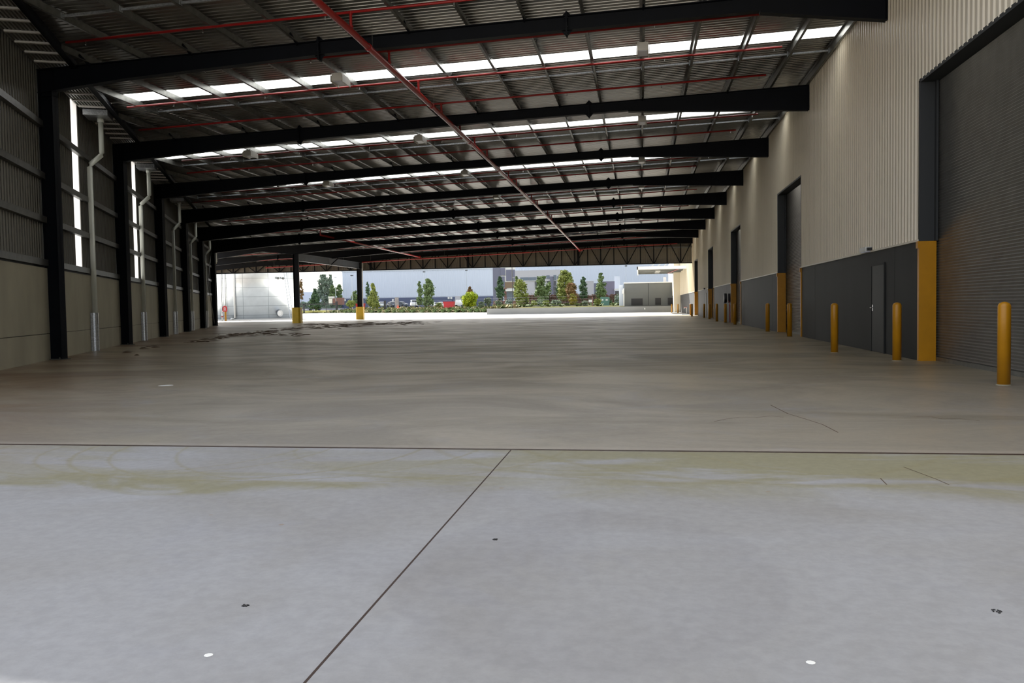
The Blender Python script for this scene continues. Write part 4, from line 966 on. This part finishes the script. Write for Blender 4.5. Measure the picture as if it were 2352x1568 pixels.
# ---------------------------------------------------------------- yard furniture
def skip(x0, y0, x1, y1, Y, label):
    r = empty('skip_bin', at(x0, y1, Y), label, 'skip'); a = at(x0, y1, Y); b = at(x1, y0, Y)
    m = MB(); m.prism([(a.x+.2, Y, a.z), (b.x-.2, Y, a.z), (b.x, Y, b.z), (a.x, Y, b.z)], (0, 1.6, 0)); m.build('body', 'binred', r)
    m = MB(); m.box((a.x-.05, Y-.06, b.z-.1), (b.x+.05, Y+1.66, b.z+.03)); m.build('rim', 'binred', r)
skip(817, 697, 835, 710, 224, 'red skip bin half hidden by the farther free-standing column')
skip(1018, 692.5, 1042, 708, 186, 'red skip bin in the garden before the white cars')
for (px, py, Yp, b, lab) in ((808, 633, 232, 707, 'tall grey lamp pole left of the farther free-standing column'), (974, 624.5, 236, 700, 'tall grey lamp pole between the twin pointed trees'), (1071, 621, 240, 700, 'tall grey lamp pole above the lime green tree'), (1437.5, 611, 225, 690, 'tall grey lamp pole above the grey annexe'), (770, 637, 262, 700, 'thin white pole before the hazy trees')):
    T = at(px, py, Yp); r = empty('lamp_pole', (T.x, Yp, 0), lab, 'lamp pole'); m = MB(); m.tube([(T.x, Yp, 0), (T.x, Yp, T.z)], .10, 8, r2=.06); m.build('pole', 'cars', r)
    m = MB(); m.box((T.x-.25, Yp-.5, T.z-.05), (T.x+.35, Yp+.3, T.z+.15)); m.build('lamp_head', 'black' if px != 770 else 'cars', r)
T = at(1176, 612, 126); m = MB(); m.tube([(T.x, 126, .8), (T.x, 126, 8.2)], .045, 8); r = m.build('lamp_pole', 'black', loc=(T.x, 126, .8)); tag(r, 'thin black pole standing directly behind the dock wall', 'pole')
a = at(907, 705, 214); b = at(914, 683, 214); m = MB(); m.box((a.x, 214, 0), (b.x, 214.7, b.z)); tag(m.build('pillar', 'rock', loc=(a.x, 214, 0)), 'square grey pillar standing between the dark cars', 'pillar')
a = at(881.5, 708, 204); b = at(885.5, 690, 204); m = MB(); m.box((a.x, 204, .8), (b.x, 204.4, b.z)); tag(m.build('fence_post', 'black', loc=(a.x, 204, 0)), 'thick dark post in front of the silver car', 'post')
for px in (912.5, 915.5):
    P = at(px, 707, 204); r = empty('traffic_cone', P, 'orange traffic cone %s of the grey pillar' % ('at the foot' if px < 914 else 'just right'), 'cone'); m = MB(); m.lathe(P, [(.2, 0), (.2, .05), (.14, .06), (.04, .75)], 10); m.build('cone_body', 'orange', r)
r = empty('boundary_fence', at(1050, 700, 178), 'see-through black wire fence crossing the garden bed', 'fence')
pts = [(955, 206), (993, 200), (1040, 192), (1080, 180), (1116, 172), (1155, 164), (1210, 158), (1262, 152), (1365, 146)]
prev = None
for px, Y in pts:
    P = at(px, 703, Y); P.z = .95; m = MB(); m.box((P.x-.04, Y-.04, .6), (P.x+.04, Y+.04, 2.9)); m.build('fence_post', 'steel', r, loc=P)
    if prev is not None:
        for z in (1.2, 1.75, 2.3, 2.8):
            m = MB(); m.tube([(prev.x, prev.y, z), (P.x, P.y, z)], .010, 4); m.build('fence_wire', 'steel', r, loc=prev)
    prev = P
# gate
g0 = at(692, 700, 234); g1 = at(774, 698, 234)
r = empty('sliding_gate', (g0.x, 234, 0), 'black framed sliding gate across the driveway', 'gate')
m = MB(); zt = at(735, 698, 234).z; m.box((g0.x-4, 233.9, zt-.12), (g1.x, 234.1, zt+.12)); m.build('top_rail', 'black', r)
m = MB(); m.box((g0.x-4, 233.9, .05), (g1.x, 234.1, .22)); m.build('bottom_rail', 'black', r)
for px in (698, 719, 749):
    P = at(px, 700, 234); w = .22 if px == 698 else .04; m = MB(); m.box((P.x-w, 233.9, .1), (P.x+w, 234.1, zt)); m.build('gate_stile', 'black', r, loc=P)
P = at(773, 700, 233); m = MB(); m.box((P.x-.25, 232.8, 0), (P.x+.25, 233.3, at(773, 692, 233).z)); tag(m.build('gate_post', 'black', loc=P), 'thick black gate post at the right end of the sliding gate', 'post')
# cabinet, sign
a = at(1379, 702, 150); b = at(1399, 681.5, 150); r = empty('electrical_cabinet', (a.x, 150, a.z), 'dark green electrical cabinet behind the dock wall', 'cabinet')
m = MB(); m.box((a.x, 150, .9), (b.x, 151.2, b.z)); m.build('body', 'green', r)
for x0, x1 in ((1382, 1386), (1391, 1396)):
    m = MB(); p = at(x0, 690, 150); q = at(x1, 687, 150); m.box((p.x, 149.97, p.z), (q.x, 150, q.z)); m.build('notice', 'white', r, loc=p)
r = empty('notice_sign', at(1356, 702, 148), 'small white notice board on a post behind the dock wall', 'sign')
m = MB(); p = at(1352, 694, 148); q = at(1360, 688, 148); m.box((p.x, 148, p.z), (q.x, 148.05, q.z)); m.build('board', 'white', r)
m = MB(); p = at(1361, 702, 148); m.box((p.x-.12, 148.06, .9), (p.x+.08, 148.2, at(1361, 681, 148).z)); m.build('post', 'brick', r)

# ------------------------------------------------------------------ light
SUN_D = Vector((-.48, .78, .62)).normalized()
sl = bpy.data.lights.new('sun', 'SUN'); sl.energy = 17.; sl.angle = .02; sl.color = (1, .98, .94)
so = bpy.data.objects.new('sun', sl); C.objects.link(so); so.rotation_euler = SUN_D.to_track_quat('Z', 'Y').to_euler()
w = bpy.data.worlds.new('sky'); bpy.context.scene.world = w; w.use_nodes = True; n = w.node_tree.nodes; l = w.node_tree.links
bg = n['Background']; tc = n.new('ShaderNodeTexCoord')
sk = n.new('ShaderNodeTexSky'); sk.sky_type = 'NISHITA'; sk.sun_disc = False; sk.sun_elevation = math.asin(SUN_D.z); sk.sun_rotation = math.atan2(SUN_D.x, SUN_D.y); sk.dust_density = 4; sk.air_density = 1.2; sk.ozone_density = 1
mx = n.new('ShaderNodeMix'); mx.data_type = 'RGBA'; mx.inputs[0].default_value = .85
sc = n.new('ShaderNodeMix'); sc.data_type = 'RGBA'; sc.blend_type = 'MULTIPLY'; sc.inputs[0].default_value = 1; sc.inputs[7].default_value = (.22, .22, .22, 1)
l.new(sk.outputs[0], sc.inputs[6]); l.new(sc.outputs[2], mx.inputs[6]); mx.inputs[7].default_value = (1.0, 1.04, 1.12, 1); l.new(mx.outputs[2], bg.inputs[0]); bg.inputs[1].default_value = 1.45
s = bpy.context.scene
s.view_settings.view_transform = 'Standard'; s.view_settings.look = 'None'; s.view_settings.gamma = 1; s.view_settings.exposure = 0.; s.view_settings.use_curve_mapping = False
s.cycles.max_bounces = 10; s.cycles.diffuse_bounces = 6; s.cycles.transmission_bounces = 4; s.cycles.caustics_reflective = False; s.cycles.sample_clamp_indirect = 6
